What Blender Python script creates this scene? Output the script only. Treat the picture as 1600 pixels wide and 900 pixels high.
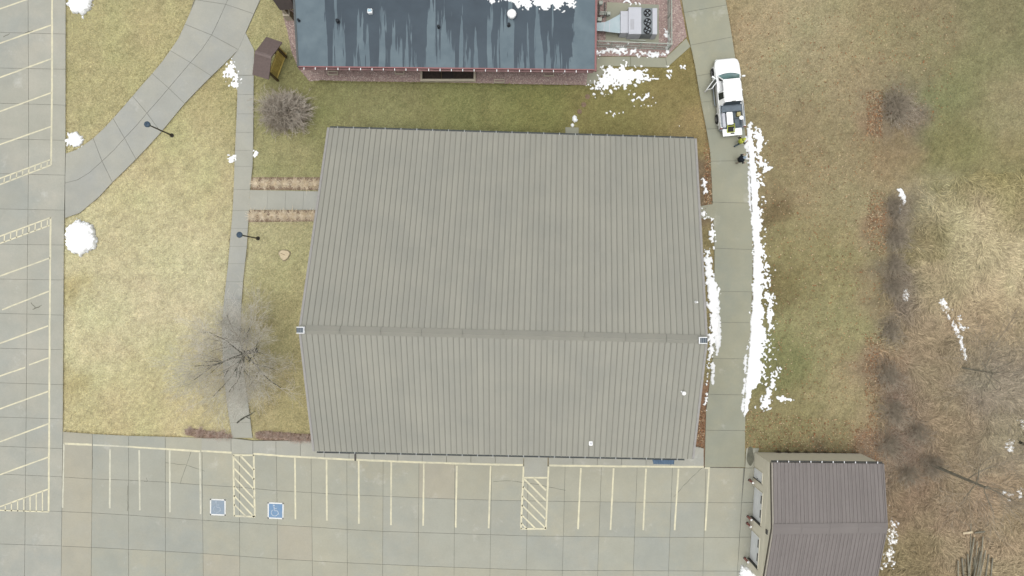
import bpy, math, random
import numpy as np
from mathutils import Vector, Matrix
random.seed(7); rng = np.random.default_rng(7)
R = math.radians
scene = bpy.context.scene
for o in list(bpy.data.objects): bpy.data.objects.remove(o)
# ------------------------------------------------------------------ camera, sky, sun, exposure
CAM_H = 60.0; FPX = 1200.0
cam = bpy.data.cameras.new('camera'); camo = bpy.data.objects.new('camera', cam)
scene.collection.objects.link(camo); camo.location = (0, 0, CAM_H); camo.rotation_euler = (0, 0, 0)
cam.sensor_width = 36; cam.lens = 36 * FPX / 1600; cam.clip_end = 3000; cam.clip_start = 0.5
scene.camera = camo
world = bpy.data.worlds.new('World'); scene.world = world; world.use_nodes = True
wn = world.node_tree.nodes; wl = world.node_tree.links; wn.clear()
sky = wn.new('ShaderNodeTexSky'); sky.sky_type = 'NISHITA'; sky.sun_disc = False
SUN_EL, SUN_AZ = 84, 205
sky.sun_elevation = R(SUN_EL); sky.sun_rotation = R(SUN_AZ); sky.dust_density = 6; sky.air_density = 1.0; sky.ozone_density = 1.0
hs = wn.new('ShaderNodeHueSaturation'); hs.inputs['Saturation'].default_value = 0.10
bg = wn.new('ShaderNodeBackground'); bg.inputs['Strength'].default_value = 0.15
wo = wn.new('ShaderNodeOutputWorld')
wl.new(sky.outputs[0], hs.inputs['Color']); wl.new(hs.outputs[0], bg.inputs['Color']); wl.new(bg.outputs[0], wo.inputs['Surface'])
sl = bpy.data.lights.new('sun', 'SUN'); sl.energy = 1.0; sl.angle = R(40); sl.color = (1.0, 0.97, 0.92)
so = bpy.data.objects.new('sun', sl); scene.collection.objects.link(so)
az, el = R(SUN_AZ), R(SUN_EL)
sd = Vector((math.sin(az) * math.cos(el), math.cos(az) * math.cos(el), math.sin(el)))
so.rotation_euler = sd.to_track_quat('Z', 'Y').to_euler()
scene.view_settings.view_transform = 'Standard'; scene.view_settings.look = 'None'
scene.view_settings.gamma = 1; scene.view_settings.use_curve_mapping = False
scene.view_settings.exposure = 0.20
KEXP = 1.55      # picture value of a surface of albedo 1 under this light: used to turn seen colours into base colours

# ------------------------------------------------------------------ helpers
C = scene.collection
def P(px, py, z=0.0):
    """a surveyed spot of the site: photo pixel + real height above ground -> metres"""
    d = (CAM_H - z) / FPX
    return Vector(((px - 800) * d, (450 - py) * d, z))
def lin(c):
    c = np.asarray(c, float) / 255
    return np.where(c <= 0.04045, c / 12.92, ((c + 0.055) / 1.055) ** 2.4)
def alb(r, g, b, k=None):
    v = np.clip(lin((r, g, b)) / (k or KEXP), 0, 0.9)
    return (float(v[0]), float(v[1]), float(v[2]), 1)
def hash2(ix, iy, s):
    n = (ix.astype(np.int64) * 374761393 + iy.astype(np.int64) * 668265263 + s * 974711) & 0x7fffffff
    n = ((n ^ (n >> 13)) * 1274126177) & 0x7fffffff
    return ((n ^ (n >> 16)) & 0xffff) / 65535.0
def vn(x, y, s=0):
    x = np.asarray(x, float); y = np.asarray(y, float)
    ix = np.floor(x); iy = np.floor(y); fx = x - ix; fy = y - iy
    fx = fx * fx * (3 - 2 * fx); fy = fy * fy * (3 - 2 * fy)
    a = hash2(ix, iy, s); b = hash2(ix + 1, iy, s); c = hash2(ix, iy + 1, s); d = hash2(ix + 1, iy + 1, s)
    return (a * (1 - fx) + b * fx) * (1 - fy) + (c * (1 - fx) + d * fx) * fy
def fbm(x, y, s=0, o=4):
    t = 0; amp = 0.5; n = 0
    for i in range(o):
        t = t + amp * vn(x, y, s + i * 17); n += amp; amp *= 0.5; x = np.asarray(x) * 2.03; y = np.asarray(y) * 2.03
    return t / n

class MB:
    def __init__(s): s.v = []; s.f = []
    def add(s, vs, fs):
        b = len(s.v); s.v += [tuple(v) for v in vs]; s.f += [tuple(b + i for i in f) for f in fs]; return s
    def box(s, c, size, rot=None):
        c = Vector(c); hx, hy, hz = [k / 2 for k in size]
        vs = [Vector((x, y, z)) for z in (-hz, hz) for x, y in ((-hx, -hy), (hx, -hy), (hx, hy), (-hx, hy))]
        if rot is not None: vs = [rot @ v for v in vs]
        return s.add([c + v for v in vs], [(3, 2, 1, 0), (4, 5, 6, 7), (0, 1, 5, 4), (1, 2, 6, 5), (2, 3, 7, 6), (3, 0, 4, 7)])
    def bbox(s, c, size, bev=0.02, rot=None):
        """box with chamfered upright and top edges"""
        c = Vector(c); hx, hy, hz = [k / 2 for k in size]; b = min(bev, hx * .9, hy * .9)
        def ring(i, z):
            x, y = hx - i, hy - i
            return [Vector(q) for q in ((-x + b, -y, z), (x - b, -y, z), (x, -y + b, z), (x, y - b, z), (x - b, y, z), (-x + b, y, z), (-x, y - b, z), (-x, -y + b, z))]
        rs = [ring(0, -hz), ring(0, hz - b), ring(b * .9, hz)]
        if rot is not None: rs = [[rot @ v for v in r] for r in rs]
        return s.loft([[c + v for v in r] for r in rs])
    def loft(s, rings, caps=True, closed=True):
        n = len(rings[0]); vs = [v for r in rings for v in r]; fs = []
        for i in range(len(rings) - 1):
            for j in range(n if closed else n - 1):
                k = (j + 1) % n
                fs.append((i * n + j, i * n + k, (i + 1) * n + k, (i + 1) * n + j))
        if caps: fs += [tuple(range(n - 1, -1, -1)), tuple((len(rings) - 1) * n + j for j in range(n))]
        return s.add(vs, fs)
    def prism(s, pts, z0, z1):
        a = 0
        for i in range(len(pts)): a += pts[i - 1][0] * pts[i][1] - pts[i][0] * pts[i - 1][1]
        if a < 0: pts = pts[::-1]
        return s.loft([[(p[0], p[1], z0) for p in pts], [(p[0], p[1], z1) for p in pts]])
    def tube(s, path, rad, n=6, caps=True):
        path = [Vector(p) for p in path]
        if not hasattr(rad, '__len__'): rad = [rad] * len(path)
        rings = []; 
        for i, p in enumerate(path):
            t = (path[min(i + 1, len(path) - 1)] - path[max(i - 1, 0)])
            if t.length < 1e-9: t = Vector((0, 0, 1))
            t.normalize(); u = t.cross(Vector((0, 0, 1)) if abs(t.z) < .9 else Vector((1, 0, 0))).normalized(); w = t.cross(u)
            rings.append([p + rad[i] * (math.cos(2 * math.pi * k / n) * u + math.sin(2 * math.pi * k / n) * w) for k in range(n)])
        return s.loft(rings, caps)
    def lathe(s, c, prof, n=12, axis='z'):
        c = Vector(c); rings = []
        for r, h in prof:
            ring = []
            for k in range(n):
                a = 2 * math.pi * k / n; q = (r * math.cos(a), r * math.sin(a), h)
                if axis == 'x': q = (h, q[0], q[1])
                if axis == 'y': q = (q[1], h, q[0])
                ring.append(c + Vector(q))
            rings.append(ring)
        return s.loft(rings)
    def sheet(s, pts): return s.add(pts, [tuple(range(len(pts)))])
    def slab4(s, q, t):
        """thick plate from a 3D quad, t along its normal"""
        q = [Vector(p) for p in q]; n = (q[1] - q[0]).cross(q[2] - q[0]).normalized()
        if n.z < 0: n = -n
        return s.loft([[p - n * t for p in q], q])
OFF = {}
def mesh_of(name, mb, off, smooth=False):
    me = bpy.data.meshes.new(name)
    me.from_pydata([(v[0] - off[0], v[1] - off[1], v[2] - off[2]) for v in mb.v], [], mb.f)
    if smooth: me.polygons.foreach_set('use_smooth', [True] * len(me.polygons))
    me.update(); return me
def obj(name, mb, mat, parent=None, off=None, smooth=False):
    if parent is not None: o0 = OFF[parent]
    elif off is not None: o0 = off
    else:
        a = np.array(mb.v); o0 = (float(a[:, 0].mean()), float(a[:, 1].mean()), float(a[:, 2].min()))
    me = mesh_of(name, mb, o0, smooth)
    if mat is not None: me.materials.append(mat)
    o = bpy.data.objects.new(name, me); C.objects.link(o)
    if parent is not None: o.parent = parent
    else: o.location = o0
    OFF[o] = o0
    return o
def tag(o, label=None, cat=None, group=None, kind=None):
    for k, v in (('label', label), ('category', cat), ('group', group), ('kind', kind)):
        if v: o[k] = v
    return o
def thing(name, loc, label, cat, group=None, rz=0, local=False):
    o = bpy.data.objects.new(name, None); C.objects.link(o); o.location = loc; o.rotation_euler = (0, 0, rz)
    o.empty_display_size = .3
    OFF[o] = (0, 0, 0) if local else tuple(loc)
    return tag(o, label, cat, group)
def copy_tree(o, parent=None):
    c = o.copy(); C.objects.link(c); OFF[c] = OFF.get(o, (0, 0, 0))
    if parent is not None: c.parent = parent
    for ch in list(o.children): copy_tree(ch, c)
    return c
def inset(poly, d):
    n = len(poly); a = 0
    for i in range(n): a += poly[i - 1][0] * poly[i][1] - poly[i][0] * poly[i - 1][1]
    if a < 0: poly = poly[::-1]
    out = []
    for i in range(n):
        p0, p1, p2 = Vector(poly[i - 1][:2]), Vector(poly[i][:2]), Vector(poly[(i + 1) % n][:2])
        e1 = (p1 - p0).normalized(); e2 = (p2 - p1).normalized()
        n1 = Vector((-e1.y, e1.x)); n2 = Vector((-e2.y, e2.x)); b = n1 + n2
        if b.length < 1e-6: b = n1.copy()
        out.append(tuple(p1 + b * (d / max(.3, b.dot(n1)))))
    return out
def poly_mesh(name, verts, faces, mat=None, colors=None, smooth=False):
    """fast mesh from numpy arrays (equal-size faces), optional point colours"""
    me = bpy.data.meshes.new(name); nf, k = faces.shape
    me.vertices.add(len(verts)); me.vertices.foreach_set('co', verts.astype(np.float32).ravel())
    me.loops.add(nf * k); me.loops.foreach_set('vertex_index', faces.astype(np.int32).ravel())
    me.polygons.add(nf); me.polygons.foreach_set('loop_start', np.arange(0, nf * k, k, dtype=np.int32))
    me.update(calc_edges=True)
    if smooth: me.polygons.foreach_set('use_smooth', np.ones(nf, bool))
    if colors is not None:
        at = me.color_attributes.new('tint', 'FLOAT_COLOR', 'POINT')
        at.data.foreach_set('color', np.c_[colors, np.ones(len(colors))].astype(np.float32).ravel())
    if mat: me.materials.append(mat)
    me.validate(); return me

# ------------------------------------------------------------------ materials
def newmat(name):
    m = bpy.data.materials.new(name); m.use_nodes = True; nt = m.node_tree
    b = nt.nodes['Principled BSDF']; return m, nt, b
def N(nt, t, **kw):
    n = nt.nodes.new(t)
    for k, v in kw.items(): setattr(n, k, v)
    return n
def noise_fac(nt, scale, detail=4, rough=.6, coord='Object', stretch=None, lo=.35, hi=.65):
    tc = N(nt, 'ShaderNodeTexCoord'); src = tc.outputs[coord] if coord != 'World' else N(nt, 'ShaderNodeNewGeometry').outputs['Position']
    if stretch:
        mp = N(nt, 'ShaderNodeMapping'); mp.inputs['Scale'].default_value = stretch; nt.links.new(src, mp.inputs[0]); src = mp.outputs[0]
    n = N(nt, 'ShaderNodeTexNoise'); n.inputs['Scale'].default_value = scale; n.inputs['Detail'].default_value = detail; n.inputs['Roughness'].default_value = rough
    nt.links.new(src, n.inputs['Vector'])
    mr = N(nt, 'ShaderNodeMapRange'); mr.inputs[1].default_value = lo; mr.inputs[2].default_value = hi
    nt.links.new(n.outputs['Fac'], mr.inputs[0]); return mr.outputs[0]
def mix(nt, fac, a, b, mode='MIX'):
    m = N(nt, 'ShaderNodeMix', data_type='RGBA', blend_type=mode)
    for s, v in ((0, fac), (6, a), (7, b)):
        if isinstance(v, bpy.types.NodeSocket): nt.links.new(v, m.inputs[s])
        else: m.inputs[s].default_value = v
    return m.outputs[2]
def bump(nt, b, h, strength=.3, dist=.02):
    n = N(nt, 'ShaderNodeBump'); n.inputs['Strength'].default_value = strength; n.inputs['Distance'].default_value = dist
    nt.links.new(h, n.inputs['Height']); nt.links.new(n.outputs[0], b.inputs['Normal'])
def M(name, c, rough=.7, metal=0, var=.12, scale=3, c2=None, bmp=0, objvar=0, spec=.3, stretch=None):
    """two-tone procedural surface: base colour, worn/dirty second tone by noise, optional per-object shift"""
    m, nt, b = newmat(name); b.inputs['Roughness'].default_value = rough; b.inputs['Metallic'].default_value = metal
    b.inputs['Specular IOR Level'].default_value = spec
    c2 = c2 or tuple(x * (1 - var) for x in c[:3]) + (1,)
    f = noise_fac(nt, scale, 5, .65, 'World', stretch)
    col = mix(nt, f, c, c2)
    if objvar:
        oi = N(nt, 'ShaderNodeObjectInfo'); mr = N(nt, 'ShaderNodeMapRange'); mr.inputs[3].default_value = 1 - objvar; mr.inputs[4].default_value = 1 + objvar
        nt.links.new(oi.outputs['Random'], mr.inputs[0]); cc = N(nt, 'ShaderNodeCombineColor')
        for i in range(3): nt.links.new(mr.outputs[0], cc.inputs[i])
        col = mix(nt, 1.0, col, cc.outputs[0], 'MULTIPLY')
    nt.links.new(col, b.inputs['Base Color'])
    if bmp: bump(nt, b, noise_fac(nt, scale * 12, 3, .6, 'World'), bmp)
    return m
def concrete(name, base, warm, blue, joint=.0, k=1.0):
    m, nt, b = newmat(name); b.inputs['Roughness'].default_value = .85; b.inputs['Specular IOR Level'].default_value = .25
    f1 = noise_fac(nt, .11, 3, .55, 'World', lo=.42, hi=.62); f2 = noise_fac(nt, .23, 5, .7, 'World', lo=.45, hi=.75)
    f3 = noise_fac(nt, 9, 6, .75, 'World', lo=.3, hi=.75); f4 = noise_fac(nt, 1.3, 6, .7, 'World', lo=.62, hi=.78)
    f5 = noise_fac(nt, .6, 4, .6, 'World', lo=.35, hi=.7)
    col = mix(nt, f1, base, blue); col = mix(nt, f2, col, warm)
    oi = N(nt, 'ShaderNodeObjectInfo'); mr = N(nt, 'ShaderNodeMapRange'); mr.inputs[3].default_value = .975; mr.inputs[4].default_value = 1.02
    nt.links.new(oi.outputs['Random'], mr.inputs[0]); cc = N(nt, 'ShaderNodeCombineColor')
    for i in range(3): nt.links.new(mr.outputs[0], cc.inputs[i])
    col = mix(nt, 1.0, col, cc.outputs[0], 'MULTIPLY')
    col = mix(nt, f5, col, (.92, .92, .915, 1), 'MULTIPLY')
    m3 = N(nt, 'ShaderNodeMapRange'); m3.inputs[3].default_value = 0; m3.inputs[4].default_value = .16; nt.links.new(f3, m3.inputs[0])
    col = mix(nt, m3.outputs[0], col, (.13, .125, .11, 1))
    m4 = N(nt, 'ShaderNodeMapRange'); m4.inputs[3].default_value = 0; m4.inputs[4].default_value = .22; nt.links.new(f4, m4.inputs[0])
    col = mix(nt, m4.outputs[0], col, (.16, .155, .14, 1))
    f6 = noise_fac(nt, .45, 6, .7, 'World', lo=.60, hi=.74); m6 = N(nt, 'ShaderNodeMapRange'); m6.inputs[4].default_value = .3; nt.links.new(f6, m6.inputs[0])
    col = mix(nt, m6.outputs[0], col, (.50, .50, .47, 1))
    nt.links.new(col, b.inputs['Base Color']); bump(nt, b, f3, .15, .01); return m
def paint(name, c, under, lo=.42, hi=.62):
    m, nt, b = newmat(name); b.inputs['Roughness'].default_value = .7
    f = noise_fac(nt, 2.2, 6, .8, 'World', lo=lo, hi=hi); f2 = noise_fac(nt, .35, 2, .5, 'World', lo=.45, hi=.8)
    mm = N(nt, 'ShaderNodeMath', operation='MULTIPLY_ADD'); mm.inputs[1].default_value = .55; nt.links.new(f, mm.inputs[0])
    m2 = N(nt, 'ShaderNodeMath', operation='MULTIPLY'); m2.inputs[1].default_value = .45; nt.links.new(f2, m2.inputs[0]); nt.links.new(m2.outputs[0], mm.inputs[2])
    nt.links.new(mix(nt, mm.outputs[0], c, under), b.inputs['Base Color']); return m
CONC = alb(183, 182, 166)
m_lot = concrete('lot_concrete', alb(184, 183, 166), alb(190, 186, 165), alb(174, 177, 166))
m_lotb = concrete('lot_concrete_blue', alb(179, 180, 167), alb(185, 183, 167), alb(171, 175, 167))
m_lotp = concrete('lot_concrete_warm', alb(186, 182, 165), alb(192, 186, 165), alb(182, 180, 165))
m_lotw = concrete('west_lot_concrete', alb(184, 184, 171), alb(194, 191, 177), alb(176, 179, 171))
m_walk = concrete('walk_concrete', alb(184, 184, 172), alb(192, 190, 176), alb(178, 180, 174))
m_drive = concrete('drive_concrete', alb(170, 170, 150), alb(178, 176, 152), alb(160, 164, 150))
m_joint = M('joint_filler', alb(138, 138, 128), .95, var=.3)
m_paint = paint('yellow_white_paint', alb(240, 233, 198), CONC, .38, .66)
m_paintf = paint('faded_paint', alb(226, 224, 202), CONC, .34, .6)
m_white = paint('white_paint', alb(240, 242, 240), CONC, .5, .85)
m_blue = paint('accessible_blue_paint', alb(112, 150, 188), alb(140, 162, 182), .35, .75)
m_bluef = paint('worn_blue_paint', alb(138, 158, 178), alb(165, 172, 172), .35, .7)
m_snow, nt, b = newmat('snow'); b.inputs['Roughness'].default_value = .6
at_ = N(nt, 'ShaderNodeVertexColor'); at_.layer_name = 'tint'; nt.links.new(mix(nt, noise_fac(nt, 1.6, 5, .7, 'World', lo=.5, hi=.9), at_.outputs[0], (.62, .62, .60, 1)), b.inputs['Base Color'])
bump(nt, b, noise_fac(nt, 9, 4, .6, 'World'), .3, .03)

def tint_mat(name, amt=.25, scale=14, bmp=.5, rough=.95):
    m, nt, b = newmat(name); b.inputs['Roughness'].default_value = rough; b.inputs['Specular IOR Level'].default_value = .1
    a = N(nt, 'ShaderNodeVertexColor'); a.layer_name = 'tint'
    f = noise_fac(nt, scale, 6, .8, 'World', lo=.3, hi=.7)
    mr = N(nt, 'ShaderNodeMapRange'); mr.inputs[3].default_value = 1 - amt; mr.inputs[4].default_value = 1 + amt * .8
    nt.links.new(f, mr.inputs[0]); cc = N(nt, 'ShaderNodeCombineColor')
    for i in range(3): nt.links.new(mr.outputs[0], cc.inputs[i])
    nt.links.new(mix(nt, 1.0, a.outputs[0], cc.outputs[0], 'MULTIPLY'), b.inputs['Base Color'])
    if bmp: bump(nt, b, f, bmp, .05)
    return m
m_ground = tint_mat('turf', .5, 9, .5); m_blade = tint_mat('grass_blade', 0.12, 3, 0)

m_roof = M('tan_grey_roof_metal', alb(168, 167, 155), .5, 0, c2=alb(159, 159, 149), scale=.3, objvar=.025, spec=.35)
m_seam = M('roof_seam', alb(158, 157, 146), .5, 0, c2=alb(149, 149, 139), scale=.5)  # toned darker than the panels to paint in the ribs' shaded sides
m_ridge = M('ridge_cap_metal', alb(163, 162, 151), .5, c2=alb(156, 156, 146), scale=.6)
m_trim = M('rake_trim', alb(172, 170, 166), .5)
m_siding = M('tan_siding', alb(178, 172, 150), .6, var=.08)
m_gutter = M('dark_gutter', alb(92, 98, 98), .6); m_bracket = M('gutter_bracket', alb(190, 194, 192), .5)
m_vent = M('ridge_louvre', alb(70, 84, 98), .5); m_whitemetal = M('white_metal', (.72, .74, .75, 1), .45, var=.06)
m_blackp = M('black_pipe', alb(45, 52, 58), .6); m_glass = M('dark_glass', (.02, .03, .035, 1), .08, var=.1, spec=.6)
m_groof = M('mauve_brown_roof_metal', alb(136, 130, 127), .5, c2=alb(129, 123, 120), scale=.5, objvar=.012)
m_grib = M('mauve_roof_rib', alb(141, 134, 131), .5); m_gwall = M('beige_lap_siding', (.70, .67, .55, 1), .7, var=.06)
m_door = M('white_door_panel', (.8, .83, .85, 1), .5, var=.04); m_jamb = M('dark_grey_jamb', alb(92, 92, 88), .7)
m_brown = M('brown_shingle', alb(118, 104, 100), .85, var=.15, scale=6); m_dbrown = M('dark_brown_roof', alb(74, 66, 62), .8, var=.2)
m_ywood = M('yellow_wood', alb(236, 214, 128), .7, c2=alb(206, 182, 100), scale=4, objvar=.12); m_wood = M('brown_post_wood', alb(105, 90, 62), .8)
m_redtrim = M('red_fascia', alb(158, 112, 112), .6, var=.15); m_pinkstone = M('pale_stone', alb(205, 196, 176), .8)
m_lava = M('red_lava_rock', alb(178, 156, 150), .95, c2=alb(158, 136, 130), scale=5, bmp=.3)
m_hvac = M('pale_grey_sheet_metal', alb(205, 208, 216), .45, var=.05); m_duct = M('galvanised_duct', alb(188, 204, 210), .4, c2=alb(176, 196, 202), scale=1.5)
m_fanbox = M('fan_deck_grey', alb(138, 146, 150), .5); m_fan = M('fan_blade', alb(150, 160, 166), .4); m_dark = M('dark_interior', (.02, .02, .022, 1), .8)
m_fence = M('galvanised_fence', alb(196, 202, 190), .5, c2=alb(170, 178, 168), scale=2)
m_lamp = M('dark_bronze_pole', alb(62, 56, 52), .5); m_lampg = M('lamp_lens', alb(70, 100, 120), .25, spec=.6)
m_bark = M('dark_bark', alb(88, 88, 76), .9, c2=alb(60, 60, 50), scale=5); m_twig = M('pale_twig', alb(238, 232, 220), .9, c2=alb(200, 196, 182), scale=1.0)
m_twigg = M('grey_twig', alb(192, 180, 160), .9, var=.25, scale=2); m_twigr = M('reddish_twig', alb(226, 196, 180), .9, c2=alb(240, 224, 210), scale=2.5)
m_shrub = M('shrub_twig', alb(226, 217, 203), .9, c2=alb(182, 170, 154), scale=1.5)
m_dry = M('dry_grass', alb(246, 232, 206), .9, c2=alb(222, 202, 170), scale=3); m_greyw = M('weathered_wood', alb(158, 155, 138), .9, c2=alb(130, 126, 110), scale=2, objvar=.12)
m_mulch = M('bark_mulch', alb(160, 140, 118), .95, c2=alb(126, 104, 88), scale=8, bmp=.6)
m_stump = M('cut_wood', alb(226, 210, 180), .9, c2=alb(204, 186, 154), scale=8)
m_tyre = M('tyre_rubber', (.02, .02, .02, 1), .8); m_rim = M('alloy_rim', (.5, .5, .5, 1), .35, metal=.7)
m_car = M('white_car_paint', (.80, .82, .82, 1), .25, var=.03, spec=.5); m_carin = M('seat_cloth', alb(60, 62, 70), .9)
m_wind = M('windscreen', alb(104, 148, 150), .06, var=.25, spec=.7, scale=1.2); m_bed = M('bed_liner', alb(116, 128, 138), .7, var=.2, scale=4)
m_yell = M('hi_vis_yellow', alb(206, 214, 84), .7); m_red = M('red_paint', alb(198, 132, 122), .6, var=.2)
m_white2 = M('white_plastic', (.78, .79, .79, 1), .5, var=.04); m_grey = M('grey_plastic', alb(108, 120, 128), .6, var=.2); m_tan = M('tan_box', alb(190, 180, 130), .7)
m_red2 = M('tail_lamp', (.2, .02, .02, 1), .3)
# ------------------------------------------------------------------ ground
GC = np.array([
 (150,50,182,176,122,60),(250,40,186,178,124,60),(130,150,186,180,128,60),(200,140,182,175,118,60),(330,150,176,168,112,40),(300,220,196,188,135,50),
 (220,300,202,194,140,60),(160,380,204,197,150,60),(300,350,204,197,150,60),(335,300,194,186,132,35),(200,500,209,202,156,80),(130,600,206,198,149,60),
 (300,450,207,200,156,60),(250,620,198,188,134,50),(150,660,198,188,130,40),(108,450,188,177,118,14),(108,600,186,174,116,14),(108,120,178,170,116,14),
 (430,250,160,158,105,35),(430,380,180,177,126,35),(430,440,182,176,122,35),(450,520,184,174,120,35),(450,620,174,166,112,35),(420,40,180,174,120,25),(430,150,152,150,97,40),
 (480,150,140,142,85,35),(380,580,182,174,127,40),(560,150,148,148,94,50),(700,160,141,143,86,60),(850,160,135,135,75,60),(960,150,143,135,77,45),(1050,150,147,135,81,35),
 (1085,200,160,142,90,20),(600,190,151,151,100,40),(1040,110,141,131,73,30),(1105,290,140,122,92,18),(1095,690,150,118,88,18),
 (1180,50,168,150,108,40),(1250,60,174,162,121,55),(1350,40,159,145,101,60),(1450,30,151,137,99,50),(1560,40,139,133,91,50),(1500,130,136,134,86,40),(1570,170,158,146,105,40),
 (1250,180,153,139,99,60),(1350,130,161,145,105,40),(1366,185,152,122,92,14),(1410,170,128,115,102,30),(1480,150,136,138,88,18),(1250,260,151,133,93,45),(1210,330,122,106,70,16),
 (1320,300,166,152,110,50),(1280,400,152,140,92,50),(1225,450,126,116,70,20),(1230,560,130,128,78,24),(1290,520,159,149,101,40),(1335,620,168,150,107,30),(1240,650,149,139,91,25),
 (1300,685,153,141,96,30),(1380,240,151,129,91,30),(1372,345,152,124,94,14),(1408,350,128,114,100,24),(1440,370,128,120,75,22),(1500,240,134,130,78,40),(1570,270,150,138,90,35),
 (1500,350,184,170,134,45),(1575,330,158,146,105,24),(1560,420,188,174,138,45),(1490,430,166,150,116,30),(1405,458,124,112,100,22),(1370,460,151,133,96,20),(1368,570,150,124,97,18),
 (1402,600,134,114,97,26),(1460,560,151,133,103,30),(1550,500,166,147,113,40),(1550,600,150,139,120,40),(1402,700,136,117,100,30),(1362,690,164,134,102,14),(1480,650,149,129,99,35),
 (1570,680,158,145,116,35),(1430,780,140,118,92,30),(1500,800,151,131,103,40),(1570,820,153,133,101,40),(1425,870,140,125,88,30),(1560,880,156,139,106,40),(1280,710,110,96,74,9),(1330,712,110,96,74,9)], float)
GL = lin(GC[:, 2:5]) / KEXP
def ground_rgb(px, py):
    wx = px + 26 * (fbm(px / 30, py / 30, 3) - .5) * 2; wy = py + 26 * (fbm(px / 30, py / 30, 9) - .5) * 2
    num = np.zeros(px.shape + (3,)); den = np.full(px.shape, 1e-12)
    for (cx, cy, *_, r), c in zip(GC, GL):
        w = np.exp(-((wx - cx) ** 2 + (wy - cy) ** 2) / (2 * r * r)) * (60 / r) ** .8 + 1e-7 / (1 + ((wx - cx) ** 2 + (wy - cy) ** 2) / 1e4)
        num += w[..., None] * c; den += w
    col = num / den[..., None]
    b = (fbm(px / 14, py / 14, 21, 3) - .5) * .26 + (fbm(px / 3.2, py / 3.2, 31, 3) - .5) * .55
    g = (fbm(px / 45, py / 45, 41, 3) - .5)
    col = col * ((1 + b) * 1.06)[..., None]
    col[..., 0] *= 1 - .08 * g; col[..., 1] *= 1 + .05 * g; col[..., 2] *= 1 - .05 * g
    se = 1 / (1 + np.exp(-(px - 1375) / 12)) / (1 + np.exp(-(py - 500) / 25)); ea = 1 / (1 + np.exp(-(px - 1150) / 10))
    L_ = col @ np.array([.3, .59, .11]); w_ = (.16 + .01 * ea + .06 * se)[..., None]; col = (col * (1 - w_) + L_[..., None] * w_) * (1 + .05 * ea + .05 * se)[..., None]; col[..., 0] *= 1 - .025 * ea; col[..., 1] *= .99 + .015 * ea; col[..., 2] *= 1 + .02 * ea
    return np.clip(col, .01, .8)
def px_of(x, y): return x * FPX / CAM_H + 800, 450 - y * FPX / CAM_H
def rough_w(px, py):
    """weight of the rough, unmown field"""
    w = 1 / (1 + np.exp(-(px - 1445 + 30 * np.sin(py / 60)) / 12)) / (1 + np.exp(-(py - 285 + 20 * np.sin(px / 30)) / 8))
    w2 = 1 / (1 + np.exp(-(px - 1385) / 10)) / (1 + np.exp(-(py - 520) / 12))
    return np.maximum(w, w2)
nx, ny = 420, 240
gx = np.linspace(-43, 43, nx + 1); gy = np.linspace(-25, 25, ny + 1)
X, Y = np.meshgrid(gx, gy); PX, PY = px_of(X, Y)
Z = -0.05 + .03 * fbm(X / .7, Y / .7, 5, 3) + rough_w(PX, PY) * (.18 * fbm(X / 1.1, Y / 1.1, 8, 3) - .06)
edge = np.minimum.reduce([X + 43, 43 - X, Y + 25, 25 - Y]); Z = Z * np.clip(edge / 2, 0, 1) - .03 * (1 - np.clip(edge / 2, 0, 1))
gv = np.c_[X.ravel(), Y.ravel(), Z.ravel()]; gcol = ground_rgb(PX, PY).reshape(-1, 3)
idx = np.arange((nx + 1) * (ny + 1)).reshape(ny + 1, nx + 1)
gf = np.c_[idx[:-1, :-1].ravel(), idx[:-1, 1:].ravel(), idx[1:, 1:].ravel(), idx[1:, :-1].ravel()]
ring = np.array([(-43, -25), (43, -25), (43, 25), (-43, 25), (-900, -900), (900, -900), (900, 900), (-900, 900)], float)
b0 = len(gv); gv = np.r_[gv, np.c_[ring, np.full(8, -.03)]]; gcol = np.r_[gcol, np.tile(lin((165, 155, 110)) / KEXP, (8, 1))]
gf = np.r_[gf, [[b0 + i, b0 + 4 + i, b0 + 4 + (i + 1) % 4, b0 + (i + 1) % 4] for i in range(4)]]
go = bpy.data.objects.new('ground', poly_mesh('ground', gv, gf, m_ground, gcol, True)); C.objects.link(go)
tag(go, 'dormant lawn and field turf, straw yellow to olive brown', kind='structure')

# ------------------------------------------------------------------ paved areas: every slab its own piece
def interp(pts): 
    xs = [p[0] for p in pts]; ys = [p[1] for p in pts]; return lambda x: float(np.interp(x, xs, ys))
def W2(poly, z=0): return [tuple(P(x, y, z)[:2]) for x, y in poly]
def pave(name, label): 
    o = thing(name, (0, 0, 0), label, None); o['kind'] = 'structure'; return o
TOPZ = .05
def slab(parent, pxpoly, mat, z=TOPZ, gap=.013, z0=-.06):
    return obj('slab', MB().prism(inset(W2(pxpoly), gap), z0, z), mat, parent)
def under(parent, pxpoly, z=.022):
    return obj('joint_bed', MB().prism(W2(pxpoly), -.07, z), m_joint, parent)
wl_rows = [(-60,-58),(-4,-1),(51,53.5),(106.5,108.5),(161.5,164.5),(217,219.5),(271.5,273.8),(326.5,328.5),(381.5,383),(436,437.5),(489.5,492.5),(544,546.5),(598,601),(651.5,654.5),(697,701),(740.5,745),(796,799),(849.5,853),(904,908),(958,962)]
colx = [interp([(0,-70),(900,-76)]), interp([(0,-13),(450,-14),(900,-19)]), interp([(0,44.5),(225,45.5),(450,43),(675,41.3),(900,39)]), interp([(0,103.3),(225,103),(340,101),(450,100),(675,98.7),(900,96)])]
lotw = pave('west_parking_lot', 'pale concrete parking lot with angled stalls along the left edge')
under(lotw, [(-70,-55),(colx[3](0)-.4,-55),(102.5,225),(99.6,450),(98.3,675),(95.5,960),(-76,960)])
def rowy(r, x): return r[0] + (r[1] - r[0]) * x / 103
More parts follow.
